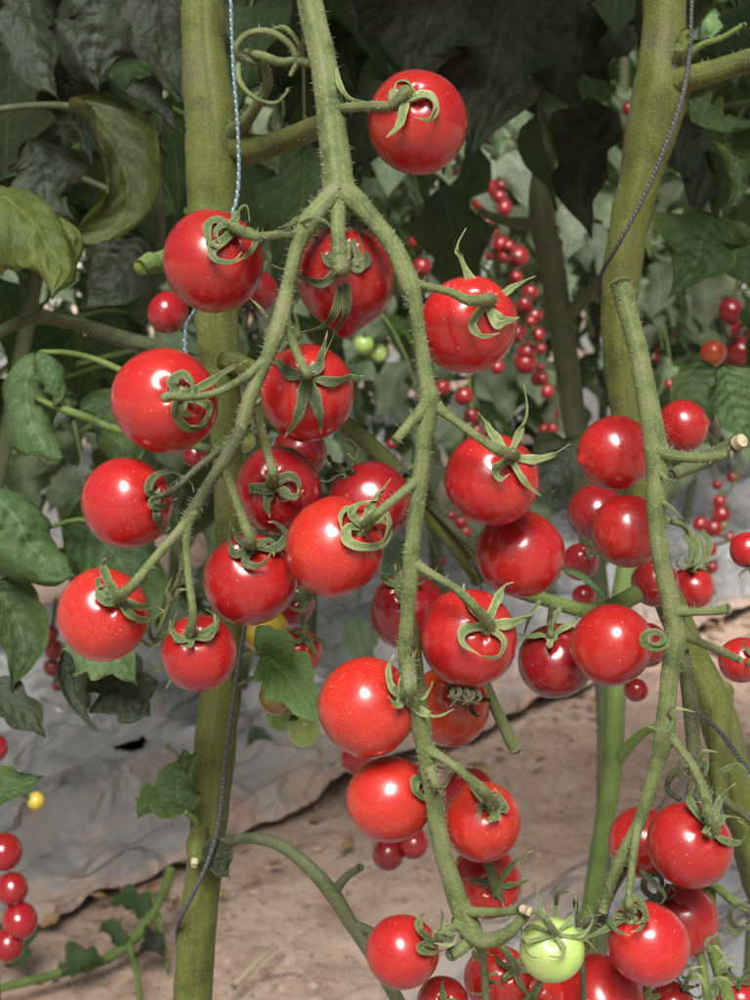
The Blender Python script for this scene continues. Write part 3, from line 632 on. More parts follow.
L(plant_m, [(-12, 490), (14, 515), (30, 545), (58, 568), (76, 578)], 96, .68, nrm=(.1, .5, .85), mat='leaf_fresh', fold=-.4, curl=-.5, amp=.25, quilt=.08, label='crumpled pale green leaf at the left edge')
L(plant_l, [(66, 522), (92, 532), (118, 560), (142, 600), (150, 640)], 92, .72, nrm=(.1, .5, .85), mat='leaf', fold=.15)
L(plant_m, [(-10, 585), (12, 610), (24, 650), (10, 690)], 66, .70, nrm=(.2, .3, .9), mat='leaf', fold=.3)
L(plant_m, [(-30, 700), (0, 700), (30, 722), (46, 738)], 46, .70, nrm=(.1, .7, .7), mat='leaf_dark', fold=.2)
L(plant_l, [(62, 648), (90, 650), (118, 662), (138, 686)], 58, .63, nrm=(0, .6, .8), mat='leaf_fresh', fold=-.2, amp=.3)
L(plant_l, [(96, 668), (120, 686), (140, 708), (150, 716)], 64, .65, nrm=(-.1, .4, .8), mat='leaf_dark', fold=.1, amp=.7)
L(plant_l, [(64, 650), (62, 680), (74, 705), (98, 732)], 26, .62, nrm=(.6, .2, .6), mat='leaf_dark', fold=.6)
L(plant_m, [(-40, 808), (-5, 792), (22, 786), (44, 776)], 48, .66, nrm=(.1, .6, .8), mat='leaf', fold=.25, amp=.5)
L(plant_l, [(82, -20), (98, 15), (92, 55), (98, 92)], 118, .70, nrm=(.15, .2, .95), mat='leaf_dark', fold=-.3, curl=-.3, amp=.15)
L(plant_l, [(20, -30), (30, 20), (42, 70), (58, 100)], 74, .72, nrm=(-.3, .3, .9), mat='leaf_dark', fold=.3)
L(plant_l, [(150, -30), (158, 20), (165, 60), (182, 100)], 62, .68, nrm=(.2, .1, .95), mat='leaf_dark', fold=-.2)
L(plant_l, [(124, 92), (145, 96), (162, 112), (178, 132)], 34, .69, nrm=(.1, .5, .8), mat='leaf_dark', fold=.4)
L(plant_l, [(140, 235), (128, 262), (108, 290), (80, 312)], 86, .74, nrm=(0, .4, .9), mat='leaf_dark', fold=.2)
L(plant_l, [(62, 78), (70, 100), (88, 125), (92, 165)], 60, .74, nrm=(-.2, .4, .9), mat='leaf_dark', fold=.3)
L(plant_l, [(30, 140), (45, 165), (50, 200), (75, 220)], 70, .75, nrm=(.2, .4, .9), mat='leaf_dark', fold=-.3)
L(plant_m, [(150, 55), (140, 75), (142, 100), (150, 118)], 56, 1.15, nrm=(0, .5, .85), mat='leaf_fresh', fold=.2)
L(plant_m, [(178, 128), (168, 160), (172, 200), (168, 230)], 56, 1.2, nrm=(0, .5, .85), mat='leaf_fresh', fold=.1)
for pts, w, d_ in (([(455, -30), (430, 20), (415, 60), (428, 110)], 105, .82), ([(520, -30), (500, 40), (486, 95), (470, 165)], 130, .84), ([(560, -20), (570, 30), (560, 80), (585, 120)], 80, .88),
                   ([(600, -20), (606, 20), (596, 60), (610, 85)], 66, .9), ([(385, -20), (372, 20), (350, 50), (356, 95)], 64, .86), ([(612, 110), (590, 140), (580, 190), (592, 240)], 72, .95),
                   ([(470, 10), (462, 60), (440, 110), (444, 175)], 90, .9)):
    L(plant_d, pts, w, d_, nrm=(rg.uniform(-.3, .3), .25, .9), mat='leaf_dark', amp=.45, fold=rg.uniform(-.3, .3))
for pts, w in (([(450, 180), (474, 192), (502, 224)], 20), ([(436, 228), (462, 240), (492, 268)], 34), ([(508, 150), (522, 175), (528, 212)], 44), ([(560, 205), (572, 232), (566, 262)], 40), ([(470, 148), (486, 168), (512, 178)], 26),
               ([(655, 262), (660, 290), (650, 322)], 40), ([(642, 300), (655, 320), (668, 330)], 22), ([(428, 190), (440, 205), (444, 226)], 26), ([(590, 222), (600, 250), (598, 280)], 24), ([(456, 300), (470, 322), (474, 350)], 30), ([(500, 300), (492, 325), (496, 350)], 22)):
    L(plant_d, pts, w, 1.42, nrm=(rg.uniform(-.3, .3), .5, .85), mat='leaf_grey', fold=rg.uniform(-.3, .4), amp=.35, nu=20, nv=10)  # pale leaves added to brighten the background gaps
for pts, w in (([(472, 22), (488, 32), (498, 46)], 18), ([(536, 150), (544, 180), (540, 205)], 30), ([(345, 18), (356, 34), (354, 52)], 26), ([(242, 30), (248, 44), (240, 60)], 26), ([(702, 16), (716, 30), (722, 50)], 30), ([(6, 70), (14, 90), (10, 112)], 26), ([(120, 60), (126, 80), (120, 104)], 30)):
    L(plant_d if pts[0][0] > 300 else plant_m, pts, w, 1.3, nrm=(rg.uniform(-.3, .3), .6, .8), mat='leaf_pale', fold=.2, amp=.35, nu=20, nv=10)  # light-coloured leaves standing in for bright patches in the upper foliage
L(plant_d, [(395, 45), (380, 62), (384, 92), (398, 108)], 56, 1.2, nrm=(0, .5, .85), mat='leaf', fold=.2)
L(plant_d, [(392, 18), (410, 8), (432, 4)], 14, .95, nrm=(0, .6, .85), mat='leaf_fresh', fold=.2)
L(plant_d, [(590, 450), (560, 462), (548, 490), (560, 512)], 54, .9, nrm=(0, .3, .9), mat='leaf_dark', fold=.1, amp=.5)
L(plant_q, [(688, 100), (706, 118), (730, 128), (760, 120)], 46, .75, nrm=(0, .6, .8), mat='leaf', fold=.2, amp=.5)
L(plant_q, [(712, 142), (728, 165), (733, 190), (726, 212)], 40, .72, nrm=(.5, .2, .8), mat='leaf', fold=.5, curl=.4, label='narrow folded leaf with a yellowed tip')
L(plant_q, [(715, 215), (702, 240), (694, 268), (668, 298)], 92, .80, nrm=(-.1, .5, .85), mat='leaf', fold=.15)
L(plant_q, [(720, 225), (730, 250), (748, 275), (770, 295)], 80, .82, nrm=(.2, .5, .85), mat='leaf', fold=.2)
L(plant_q, [(665, 120), (676, 150), (700, 180), (690, 220)], 70, .86, nrm=(.1, .4, .9), mat='leaf_dark', fold=.2)
L(plant_q, [(724, 366), (732, 395), (742, 425), (765, 450)], 74, .70, nrm=(.1, .3, .95), mat='leaf_fresh', fold=.35, curl=.2, quilt=.09, label='pale pleated leaf')
L(plant_q, [(720, 372), (700, 392), (690, 420), (672, 440)], 56, .74, nrm=(-.2, .4, .9), mat='leaf', fold=.2)
L(plant_l, [(262, 655), (280, 668), (300, 695), (324, 726)], 60, .53, nrm=(.1, .6, .8), mat='leaf_pale', fold=-.1, curl=.1, amp=.5, stalk=([(232, 668, .56), (245, 655, .545)], .0009), label='fresh green leaf hanging over the unripe tomatoes')
L(plant_l, [(254, 643), (268, 642), (285, 650), (294, 664)], 36, .528, nrm=(.1, .6, .8), mat='leaf_pale', fold=.1, amp=.4)
# small shoot low on the left stem
L(plant_l, [(186, 812), (178, 795), (180, 775), (196, 752)], 56, .55, nrm=(-.1, .3, .9), mat='leaf', fold=.1, amp=.15, stalk=([(200, 840, .56), (196, 822, .555)], .0012))
L(plant_l, [(190, 762), (186, 758), (184, 748)], 22, .55, nrm=(0, .3, .9), mat='leaf', fold=.2)
L(plant_l, [(160, 795), (148, 798), (143, 808), (137, 820)], 26, .55, nrm=(-.2, .3, .9), mat='leaf', fold=-.3, stalk=([(190, 815, .56), (178, 800, .552)], .0007))
L(plant_l, [(222, 842), (218, 852), (222, 868), (230, 878)], 32, .548, nrm=(.1, .3, .9), mat='leaf_dark', fold=-.3, amp=.1)
mb = MB(); px_tube(mb, [(200, 828, .56, 15), (197, 845, .553, 22), (196, 858, .55, 17), (195, 864, .549, 10)], 12); px_tube(mb, [(194, 858, .549, 9), (192, 865, .547, 8)], 8, mi=1) if False else None
mb.build('healed_bud', ST, plant_l)
mb = MB(); px_tube(mb, [(195, 860, .548, 9), (194, 866, .546, 7)], 8); mb.build('cut_tip', [M['pith'], M['hair']], plant_l)
mb = MB(); px_tube(mb, [(152, 262, .555, 22), (140, 268, .55, 17)], 12); px_tube(mb, [(175, 258, .565, 24), (152, 264, .555, 20)], 12); mb.build('cut_stub', GS, plant_l)
# pale narrow leaf by the round tomato on the right
L(plant_r, [(562, 570), (578, 575), (596, 588), (608, 600)], 9, .50, nrm=(0, .5, .9), mat='leaf_fresh', fold=.3, amp=.1)
# leaf scrap with yellow on the right stem
L(plant_r, [(676, 50), (682, 44), (684, 34), (692, 30)], 16, .54, nrm=(0, .3, .9), mat='leaf_lime', fold=.3, stalk=([(672, 62, .545)], .0005))
# seedling on the soil
sg = G(110, 985); pl_s = root('seedling', sg, 'fallen green shoot with small leaves lying on the dry soil', 'shoot')
def GD(x, y, h=.02): return G(x, y) + Vector((0, 0, h))
mb = MB(); tube(mb, [GD(-10, 1010), GD(60, 992), (GD(105, 978)), GD(140, 960, .03), GD(165, 936, .05), GD(172, 922, .06)], [.004, .0045, .005, .006, .005, .006], 10, 40, mi=0)
tube(mb, [GD(128, 965, .03), GD(136, 985, .02), GD(140, 1005, .0)], [.004, .003, .002], 8); tube(mb, [GD(160, 950, .04), GD(168, 972, .0)], [.003, .002], 8); mb.build('stem', GS, pl_s)
def ground_leaf(parent, x, y, ln, w, az, mat, h=.02):
    b0 = G(x, y) + Vector((0, 0, h)); d = Vector((math.cos(az), math.sin(az), .1)); mid = catmull([tuple(b0), tuple(b0 + d * ln * .5 + Vector((0, 0, .012))), tuple(b0 + d * ln)], 24)
    mb = MB(); v, f, uv = leaf_grid(mid, np.tile([0, -.4, 1.0], (25, 1)), w, 24, 12, .2, 3, .6, .1, int(x * 7 + y), .2); mb.add(v, f, uv)
    return mb.build('leaf', M[mat], parent)
ground_leaf(pl_s, 150, 950, .045, .03, 2.9, 'leaf', .04); ground_leaf(pl_s, 125, 972, .035, .02, 2.6, 'leaf', .03); ground_leaf(pl_s, 25, 992, .06, .045, 2.4, 'leaf', .03)
ground_leaf(pl_s, 60, 995, .05, .03, .3, 'leaf', .02); ground_leaf(pl_s, 140, 970, .03, .03, -.5, 'leaf_dark', .02)
# dry bits on the soil
lit = []
for (x, y, ln, az, wd, lab) in ((232, 1000, .09, 1.1, .006, 'pale dry twig lying on the soil at the bottom left'), (300, 838, .20, .08, .003, 'long thin dry straw lying across the soil')):
    b0 = G(x, y) + Vector((0, 0, .012)); d = Vector((math.cos(az), math.sin(az), 0)) * ln
    mb = MB(); tube(mb, [b0, b0 + d * .5 + Vector((.004, .004, .006)), b0 + d], [wd * .5, wd * .45, wd * .25], 7, 14, bump=.3); o_ = mb.build('dry_twig', M['dry'] if 'dry' in M else M['pith'], None, b0); tag(o_, lab, 'twig')
def litter_mat():
    m, t, b, o = newmat('dry_leaf'); tc = N_(t, 'TexCoord'); n = N_(t, 'TexNoise', Scale=60.0, Detail=5.0); t.links.new(tc.outputs['Object'], n.inputs['Vector'])
    t.links.new(ramp(t, n.outputs[0], [(.3, (.10, .055, .025)), (.6, (.30, .19, .09))]), b.inputs['Base Color']); b.inputs['Roughness'].default_value = .9; return m
M['litter'] = litter_mat()
mb = MB(); rl = random.Random(5)
for k in range(640):
    a = rl.uniform(-1.0, 4.0); o_ = rl.gauss(far_off - .04, .045) if k < 240 else rl.uniform(near_off, far_off)
    q = row(a, o_, .008); s = rl.uniform(.004, .022) * (1 if k < 240 else .4); az = rl.random() * 6.3
    d = np.array([math.cos(az), math.sin(az), rl.uniform(-.3, .4)]) * s; e = np.array([-math.sin(az), math.cos(az), rl.uniform(-.5, .5)]) * s * rl.uniform(.2, .7)
    p0 = np.array(q); mb.add([tuple(p0 - d), tuple(p0 - d * .2 - e), tuple(p0 + d), tuple(p0 - d * .1 + e), tuple(p0 + np.array([0, 0, s * .4]))], [(0, 1, 4), (1, 2, 4), (2, 3, 4), (3, 0, 4)])
lt = mb.build('leaf_litter', M['litter'], None, row(0, far_off)); tag(lt, 'brown dry leaf scraps along the edge of the plastic sheet', 'leaf litter', kind='stuff')

mb = MB(); rl = random.Random(9)
OCT = [(1, 0, 0), (0, 1, 0), (-1, 0, 0), (0, -1, 0), (0, 0, 1), (0, 0, -.5)]
for k in range(5200):
    u = rl.random() ** 1.5; q = row(rl.uniform(-.6, 2.6), rl.uniform(near_off, far_off + .03)); s = rl.choice([.0012, .0018, .0025, .0025, .004, .006]) * rl.uniform(.6, 1.2)
    if rl.random() < .5 and noise.noise(q * 9) < 0: continue
    z0 = soil_h(q.x, q.y)[2]
    mb.add([(q.x + s * a * rl.uniform(.6, 1.4), q.y + s * b_ * rl.uniform(.6, 1.4), z0 + s * (c_ * rl.uniform(.5, .9) + .2)) for a, b_, c_ in OCT], [(0, 1, 4), (1, 2, 4), (2, 3, 4), (3, 0, 4), (1, 0, 5), (2, 1, 5), (3, 2, 5), (0, 3, 5)])
cr = mb.build('soil_crumbs', M['soil'], None, row(0, near_off), smooth=False); tag(cr, 'loose crumbs of dry soil scattered over the path', 'soil crumbs', kind='stuff')

# ------------------------------------------------------------ tomatoes
def fruit_mesh(mb, c, ax, R, stretch=1.0, nip=0.0, seed=0, nu=40, nv=56, dent=1.0, nipv=None):
    nipa = .20; rg_ = random.Random(seed); ax = Vector(ax).normalized(); x = ax.orthogonal().normalized(); y = ax.cross(x)
    ph = rg_.random() * 6.28; nl = rg_.choice([5, 5, 6]); e1 = rg_.uniform(-.03, .03); v = []; f = []; al = []; dent *= rg_.uniform(.8, 1.2)
    for i in range(nu + 1):
        th = math.pi * i / nu; s0, c0 = math.sin(th), math.cos(th)
        for j in range(nv):
            a = 2 * math.pi * j / nv; rad = s0; z = c0
            top = math.exp(-(s0 / .42) ** 2) if c0 > 0 else 0
            z -= dent * .15 * math.exp(-(s0 / .20) ** 2) * (1 if c0 > 0 else 0)
            z -= dent * .05 * top * (1 + math.cos(nl * a + ph)) * min(1, s0 * 4)
            if c0 < 0: z += .03 * math.exp(-(s0 / .35) ** 2) - nip * math.exp(-(s0 / .15) ** 2)
            rad *= 1 + .018 * math.cos(2 * a + ph) + .012 * math.cos(nl * a + ph) * max(0, c0)
            rad *= 1 + e1 * c0
            nz = .022 * noise.noise(Vector((s0 * math.cos(a) * 1.6 + seed, s0 * math.sin(a) * 1.6, c0 * 1.6)))
            if nipv is not None:
                qq = (x * math.cos(a) * s0 + y * math.sin(a) * s0 + ax * c0); an = qq.angle(nipv); nz += nipv[3] if False else nipa * math.exp(-(an / .24) ** 2)
            q = Vector(c) + R * (1 + nz) * (x * math.cos(a) * rad + y * math.sin(a) * rad + ax * z * stretch); v.append(tuple(q)); al.append(.5 + .5 * c0)
    for i in range(nu):
        for j in range(nv):
            a = i * nv + j; b = i * nv + (j + 1) % nv; f.append((a, a + nv, b + nv, b))
    mb.add(v, f, None, 0, al)
def tomato(x, y, r, d, label, hub=None, ax=None, mat='red', stretch=1.0, nip=0.0, sepals=None, stalk=None, sw=None, smat='sepal', nsep=5, style='curl', group=None, sr=None, slen=1.0, stalkmat=None, nipv=None):
    R = r * d / F; C = P(x, y, d); seed = int(x * 13 + y * 7)
    if hub is not None:
        dx, dy = (hub[0] - x) / r, -(hub[1] - y) / r; q = math.hypot(dx, dy)
        if q > .96: dx, dy = dx / q * .96, dy / q * .96
        A = camdir(dx, dy, math.sqrt(max(.02, 1 - dx * dx - dy * dy)))
    else: A = camdir(*ax)
    rt = root('tomato', C, label, 'tomato', group); stretch *= 1 + .035 * math.sin(seed)
    mb = MB(); fruit_mesh(mb, C, A, R, stretch, nip, seed, nipv=nipv); mb.build('fruit', M[mat], rt)
    facing = A.dot(-FW) > -.25
    hubp = C + A * R * (stretch - .13)
    if not facing and sepals is None and style != 'force': return rt
    rs = random.Random(seed + 5)
    X = A.orthogonal().normalized(); Y = A.cross(X)
    cal = MB(); tube(cal, [hubp - A * R * .06, hubp + A * R * .05, hubp + A * R * .14], [R * .13, R * .17, R * .09], 12, 6, .08)
    cal = cal.build('calyx', [M[smat], M['hair']], rt)
    SW = sw or 10.0 * d / F * (r / 47) ** .5
    if sepals:
        for k, s in enumerate(sepals):
            n = len(s); pts = []
            for i, (px, py) in enumerate(s):
                t = i / (n - 1); rr = math.hypot(px - x, py - y) / r; lift = .0016 + .0034 * t * t + (.0012 * k / len(sepals))
                z = math.sqrt(max(0, 1 - rr * rr)); zz = max(z, .25 if rr > .9 else 0)
                pts.append(P(px, py, d - R * zz - lift))
            pts[0] = hubp + A * R * .05 + (pts[0] - hubp) * .35
            m2 = MB(); ribbon(m2, pts, SW * rs.uniform(.85, 1.15), C, cup=rs.uniform(.3, .7), seg=10 * (n - 1), rng=rs, twist=rs.uniform(-.8, .8)); m2.build('sepal', M[smat], cal)
    else:
        a0 = rs.random() * 6.28
        for k in range(nsep):
            a = a0 + 6.283 * k / nsep + rs.uniform(-.3, .3); o_ = X * math.cos(a) + Y * math.sin(a)
            ln = R * slen * rs.uniform(.75, 1.15); bend = rs.uniform(1.2, 4.2) if style != 'star' else rs.uniform(-.3, .6); phi = -.1 if style != 'star' else -.15
            p = hubp + A * R * .07 + o_ * R * .1; pts = [hubp + A * R * .05, p]; sx = o_.cross(A) * rs.uniform(-.3, .3)
            for i in range(1, 8):
                t = i / 7; ph = phi + bend * t * t; p = p + (o_ * math.cos(ph) + A * math.sin(ph) + sx * t) * ln / 7
                if (p - C).length < R * 1.06: p = C + (p - C).normalized() * R * 1.06
                pts.append(p)
            m2 = MB(); ribbon(m2, pts, SW * rs.uniform(.8, 1.1), C, cup=rs.uniform(.2, .5), seg=18, rng=rs, twist=rs.uniform(-1.2, 1.2)); m2.build('sepal', M[smat], cal)
    if stalk:   # (x, y, depth, width px) from the truss to the calyx
        pts = [P(a_, b_, c_) for a_, b_, c_, w in stalk]; ws = [w * .5 * c_ / F for a_, b_, c_, w in stalk]
        end = hubp + A * R * .10
        pts += [end + A * R * .12, end]; ws += [ws[-1] * 1.25, ws[-1] * 1.1]
        m2 = MB(); tube(m2, pts, ws, 12, None, .05, .12, 0, 70, 1, rs); m2.build('stalk', [M[stalkmat or 'truss'], M['hair']], rt)
    return rt
T = tomato
T(417, 122, 51, .47, 'topmost big red tomato, hanging right of the upper truss stem', (405, 108), mat='red',
  sepals=[[(405, 108), (394, 97), (396, 84), (407, 82), (416, 92)], [(405, 107), (420, 97), (430, 97), (436, 110), (428, 120), (414, 117)], [(404, 110), (400, 124), (386, 138)], [(403, 106), (424, 96), (434, 104), (430, 118)]],
  stalk=[(338, 112, .478, 12), (345, 108, .472, 10), (370, 106, .462, 10), (392, 105, .455, 11)], smat='sepal_pale')
T(213, 262, 51, .478, 'red tomato in front of the thick left stem, level with the truss fork', (234, 236), mat='red',
  sepals=[[(236, 236), (218, 222), (208, 226), (210, 243), (222, 246)], [(236, 238), (224, 240), (212, 250), (216, 260), (232, 262), (242, 252)], [(236, 234), (236, 218), (246, 207), (250, 222)], [(238, 238), (252, 232), (254, 245), (246, 256), (236, 262)], [(234, 234), (224, 226), (216, 232), (220, 244)]],
  stalk=[(304, 232, .46, 13), (290, 234, .458, 11), (268, 236, .455, 9), (252, 236, .452, 10)])
T(346, 277, 50, .482, 'red tomato with a blunt nipple hanging from the middle of the fork', (345, 262), mat='red', stretch=1.10, nipv=camdir(-.03, -1, -.12),
  sepals=[[(342, 282), (325, 282), (300, 276), (272, 265)], [(338, 278), (330, 262), (320, 242), (308, 234)], [(348, 282), (360, 268), (354, 245), (349, 224)], [(344, 286), (336, 310), (322, 326), (297, 333)], [(348, 288), (346, 310), (336, 330), (324, 356)], [(352, 280), (366, 262), (360, 238), (356, 224)]],
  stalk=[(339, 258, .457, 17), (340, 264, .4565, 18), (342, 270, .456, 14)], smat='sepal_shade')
T(468, 325, 49, .475, 'red tomato under a wide open star calyx right of the stem', (484, 308), mat='red',
  sepals=[[(480, 304), (468, 278), (458, 250), (466, 228)], [(484, 304), (503, 294), (520, 284), (536, 276)], [(486, 308), (498, 318), (510, 320), (520, 317)], [(480, 310), (472, 324), (482, 336), (500, 333)], [(486, 312), (495, 324), (506, 322), (519, 318)]],
  stalk=[(408, 281, .45, 14), (425, 286, .449, 9), (450, 292, .448, 9), (470, 301, .447, 11)], smat='sepal_pale')
T(307, 393, 48, .485, 'red tomato between the left truss branch and main stem, two broad sepals hanging over it', (309, 378), mat='red', stretch=1.04,
  sepals=[[(305, 382), (290, 374), (280, 364), (268, 357)], [(310, 380), (318, 368), (322, 355), (328, 330)], [(314, 384), (332, 382), (350, 377), (364, 376)], [(304, 388), (302, 405), (296, 422), (284, 438)], [(312, 388), (317, 405), (320, 418), (321, 434)]],
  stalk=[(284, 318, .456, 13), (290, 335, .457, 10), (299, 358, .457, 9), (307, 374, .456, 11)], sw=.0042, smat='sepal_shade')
T(165, 401, 53, .472, 'large red tomato with a looped calyx left of the thick stem, below the fork', (188, 398), mat='red',
  sepals=[[(172, 398), (172, 383), (182, 374), (192, 384), (192, 400)], [(172, 400), (176, 414), (190, 428), (205, 424), (208, 410)], [(190, 404), (202, 402), (209, 410), (202, 424), (190, 426)], [(186, 394), (205, 385), (225, 372), (248, 360)], [(182, 402), (184, 412), (196, 416)]],
  stalk=[(268, 358, .454, 13), (245, 377, .452, 9), (215, 393, .45, 8), (185, 397, .446, 8), (167, 396, .443, 9), (166, 399, .443, 7)])
T(127, 503, 45, .48, 'red tomato at far left with its curly calyx on the right side', (163, 497), mat='red',
  sepals=[[(165, 498), (148, 492), (154, 477), (172, 472), (190, 482), (194, 492)], [(166, 500), (152, 504), (162, 506), (178, 498)], [(162, 500), (156, 515), (164, 530), (170, 528)], [(168, 495), (180, 480), (200, 467), (205, 462)]],
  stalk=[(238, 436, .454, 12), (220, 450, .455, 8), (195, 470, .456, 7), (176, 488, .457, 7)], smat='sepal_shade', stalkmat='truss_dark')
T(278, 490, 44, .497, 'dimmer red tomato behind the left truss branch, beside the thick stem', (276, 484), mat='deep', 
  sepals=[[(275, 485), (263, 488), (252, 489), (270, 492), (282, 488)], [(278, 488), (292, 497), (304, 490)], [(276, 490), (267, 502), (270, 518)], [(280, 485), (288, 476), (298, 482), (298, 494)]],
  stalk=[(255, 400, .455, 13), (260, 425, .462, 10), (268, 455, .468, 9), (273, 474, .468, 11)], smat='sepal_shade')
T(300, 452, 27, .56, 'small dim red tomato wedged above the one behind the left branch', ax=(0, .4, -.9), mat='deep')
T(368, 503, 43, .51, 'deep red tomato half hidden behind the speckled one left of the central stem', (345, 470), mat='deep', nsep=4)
T(334, 547, 50, .466, 'largest orange red speckled tomato with a coiled calyx left of the central stem', (362, 527), mat='orange_red',
  sepals=[[(364, 526), (350, 510), (341, 516), (342, 532)], [(364, 528), (348, 528), (346, 540), (360, 547), (380, 545), (389, 532), (384, 522), (370, 524), (362, 532)], [(362, 522), (370, 506), (380, 492), (391, 478)], [(366, 528), (382, 514), (389, 522), (384, 540)], [(362, 524), (350, 516), (356, 506), (372, 500)]],
  stalk=[(421, 477, .448, 14), (408, 488, .446, 10), (390, 503, .443, 9), (376, 515, .44, 10)], smat='sepal_pale')
T(250, 580, 46, .482, 'red tomato with a clawed calyx hanging just left of the speckled one', (252, 546), mat='red',
  sepals=[[(250, 546), (236, 556), (230, 542), (231, 520)], [(251, 550), (246, 563), (260, 565), (272, 552)], [(256, 546), (274, 550), (285, 536), (276, 524), (268, 522)], [(258, 548), (270, 542), (274, 556)], [(246, 548), (238, 540), (232, 528)]],
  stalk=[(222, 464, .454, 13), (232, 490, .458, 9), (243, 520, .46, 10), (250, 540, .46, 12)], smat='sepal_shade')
T(103, 615, 46, .468, 'lowest left red tomato at the tip of the left truss branch', (122, 597), mat='orange_red',
  sepals=[[(120, 596), (108, 582), (103, 566), (106, 558)], [(118, 598), (103, 594), (97, 582), (102, 576)], [(118, 602), (104, 601), (98, 590), (104, 584)], [(124, 600), (138, 607), (152, 607), (164, 611)], [(122, 602), (132, 616), (148, 620), (164, 611)]],
  stalk=[(198, 508, .456, 13), (178, 532, .455, 10), (155, 558, .45, 10), (132, 586, .444, 11)])
T(199, 653, 38, .472, 'small red tomato hanging lowest in front of the thick left stem', (195, 633), mat='red',
  sepals=[[(192, 637), (180, 640), (173, 628), (177, 612)], [(198, 638), (212, 630), (216, 618), (206, 609)], [(193, 640), (182, 640), (172, 632), (170, 620)], [(198, 638), (208, 638), (215, 626), (214, 614)], [(195, 640), (190, 646), (180, 646)]],
  stalk=[(188, 518, .456, 11), (186, 545, .456, 8), (189, 580, .455, 8), (193, 615, .452, 9)])
T(492, 479, 47, .472, 'red tomato under a pale spiky star calyx at the right of the central stem', (508, 457), mat='red',
  sepals=[[(504, 452), (494, 438), (486, 425), (478, 412)], [(508, 452), (518, 434), (526, 412), (524, 384)], [(512, 457), (530, 460), (550, 456), (570, 444)], [(505, 461), (496, 470), (500, 479), (510, 474)], [(510, 462), (520, 476), (530, 488), (541, 496)]],
  stalk=[(432, 402, .448, 15), (450, 417, .447, 9), (475, 435, .446, 9), (498, 450, .445, 11)], smat='sepal_pale')
T(520, 554, 44, .498, 'plain red tomato showing no calyx, right below the spiky one', ax=(.2, .5, -.85), mat='red')
T(409, 612, 39, .508, 'deep red tomato mostly hidden behind the central stem and its neighbour', (400, 585), mat='deep', nsep=4)
T(468, 638, 49, .47, 'red tomato with a looping calyx hanging right of the central stem at mid height', (484, 622), mat='red',
  sepals=[[(480, 618), (470, 605), (464, 594), (464, 583)], [(486, 618), (496, 602), (504, 588), (514, 582)], [(488, 621), (506, 624), (524, 618), (541, 606)], [(482, 625), (464, 630), (463, 644), (480, 655)], [(487, 626), (502, 640), (498, 656), (478, 656)]],
  stalk=[(412, 562, .45, 15), (430, 573, .448, 9), (455, 588, .446, 9), (474, 606, .444, 10)], smat='sepal_pale')
T(367, 707, 49, .464, 'orange red speckled tomato touching the left side of the central stem', (402, 692), mat='orange_red',
  sepals=[[(403, 696), (391, 688), (388, 670), (394, 654)], [(404, 697), (400, 684), (410, 668), (416, 650)], [(404, 699), (418, 700), (428, 690), (433, 681)], [(403, 702), (420, 712), (438, 715), (454, 709)], [(404, 698), (396, 706), (388, 696)]],
  stalk=[(408, 660, .454, 14), (409, 680, .447, 15), (410, 690, .445, 14)], smat='sepal_pale')
T(450, 706, 40, .512, 'orange tomato with a dried dark calyx tucked under the looping one', (463, 686), mat='orange', smat='sepal_dark', slen=.8, style='curl', nsep=6)
T(390, 799, 43, .474, 'red tomato with a coiled calyx on its right, below the speckled one by the stem', (428, 785), mat='orange_red',
  sepals=[[(432, 784), (416, 780), (416, 792), (430, 800), (442, 795)], [(432, 782), (420, 774), (436, 768), (452, 772)], [(430, 788), (442, 786), (450, 776), (453, 768)], [(430, 790), (426, 798), (438, 801), (446, 792)]],
  stalk=[(430, 770, .46, 12), (434, 780, .456, 10), (436, 786, .455, 9)])
T(483, 822, 39, .478, 'red tomato with a hooked calyx hanging right of the lower central stem', (490, 800), mat='orange_red',
  sepals=[[(489, 800), (480, 808), (480, 820)], [(491, 802), (492, 816), (485, 823)], [(494, 800), (504, 810), (500, 797), (494, 788)], [(488, 798), (480, 796), (472, 786), (464, 778)], [(494, 804), (497, 817), (490, 822)]],
  stalk=[(426, 748, .461, 14), (442, 758, .459, 9), (462, 772, .456, 9), (482, 790, .453, 12)])
T(470, 797, 28, .53, 'red tomato showing only as a crescent above the hooked calyx one', ax=(0, .4, -.9), mat='deep')
T(486, 882, 36, .515, 'red tomato behind a flat dark star calyx near the lower stem', (493, 880), mat='red',
  sepals=[[(490, 879), (480, 881), (464, 879)], [(497, 876), (512, 864), (533, 850)], [(499, 882), (514, 884), (533, 879)], [(495, 886), (500, 894), (503, 906)]],
  stalk=[(485, 850, .50, 10), (488, 865, .494, 9)], smat='sepal')
T(402, 952, 36, .478, 'red tomato with its calyx on the right, hanging left of the hooked stem end', (430, 938), mat='red',
  sepals=[[(430, 937), (419, 930), (420, 918), (428, 911)], [(430, 940), (419, 948), (430, 953), (446, 949)], [(433, 934), (442, 922), (440, 905)], [(433, 940), (448, 936), (455, 930)], [(430, 940), (424, 944), (436, 948)]],
  stalk=[(462, 925, .467, 10), (450, 928, .465, 8), (441, 934, .462, 8)], smat='sepal')
T(388, 854, 16, .80, 'tiny round red tomato behind, left one of the pair below the big fruits', ax=(0, .5, -.8), mat='deep')
T(413, 843, 15, .80, 'tiny red tomato behind, right one of the pair beside the lower stem', ax=(0, .5, -.8), mat='deep', stretch=1.2)
T(356, 758, 16, .72, 'sliver of red tomato peeping under the speckled one', ax=(0, .5, -.8), mat='deep')
T(443, 1003, 26, .50, 'red tomato cut by the bottom edge below the hooked stem', ax=(0, .3, .9), mat='red', nsep=4)
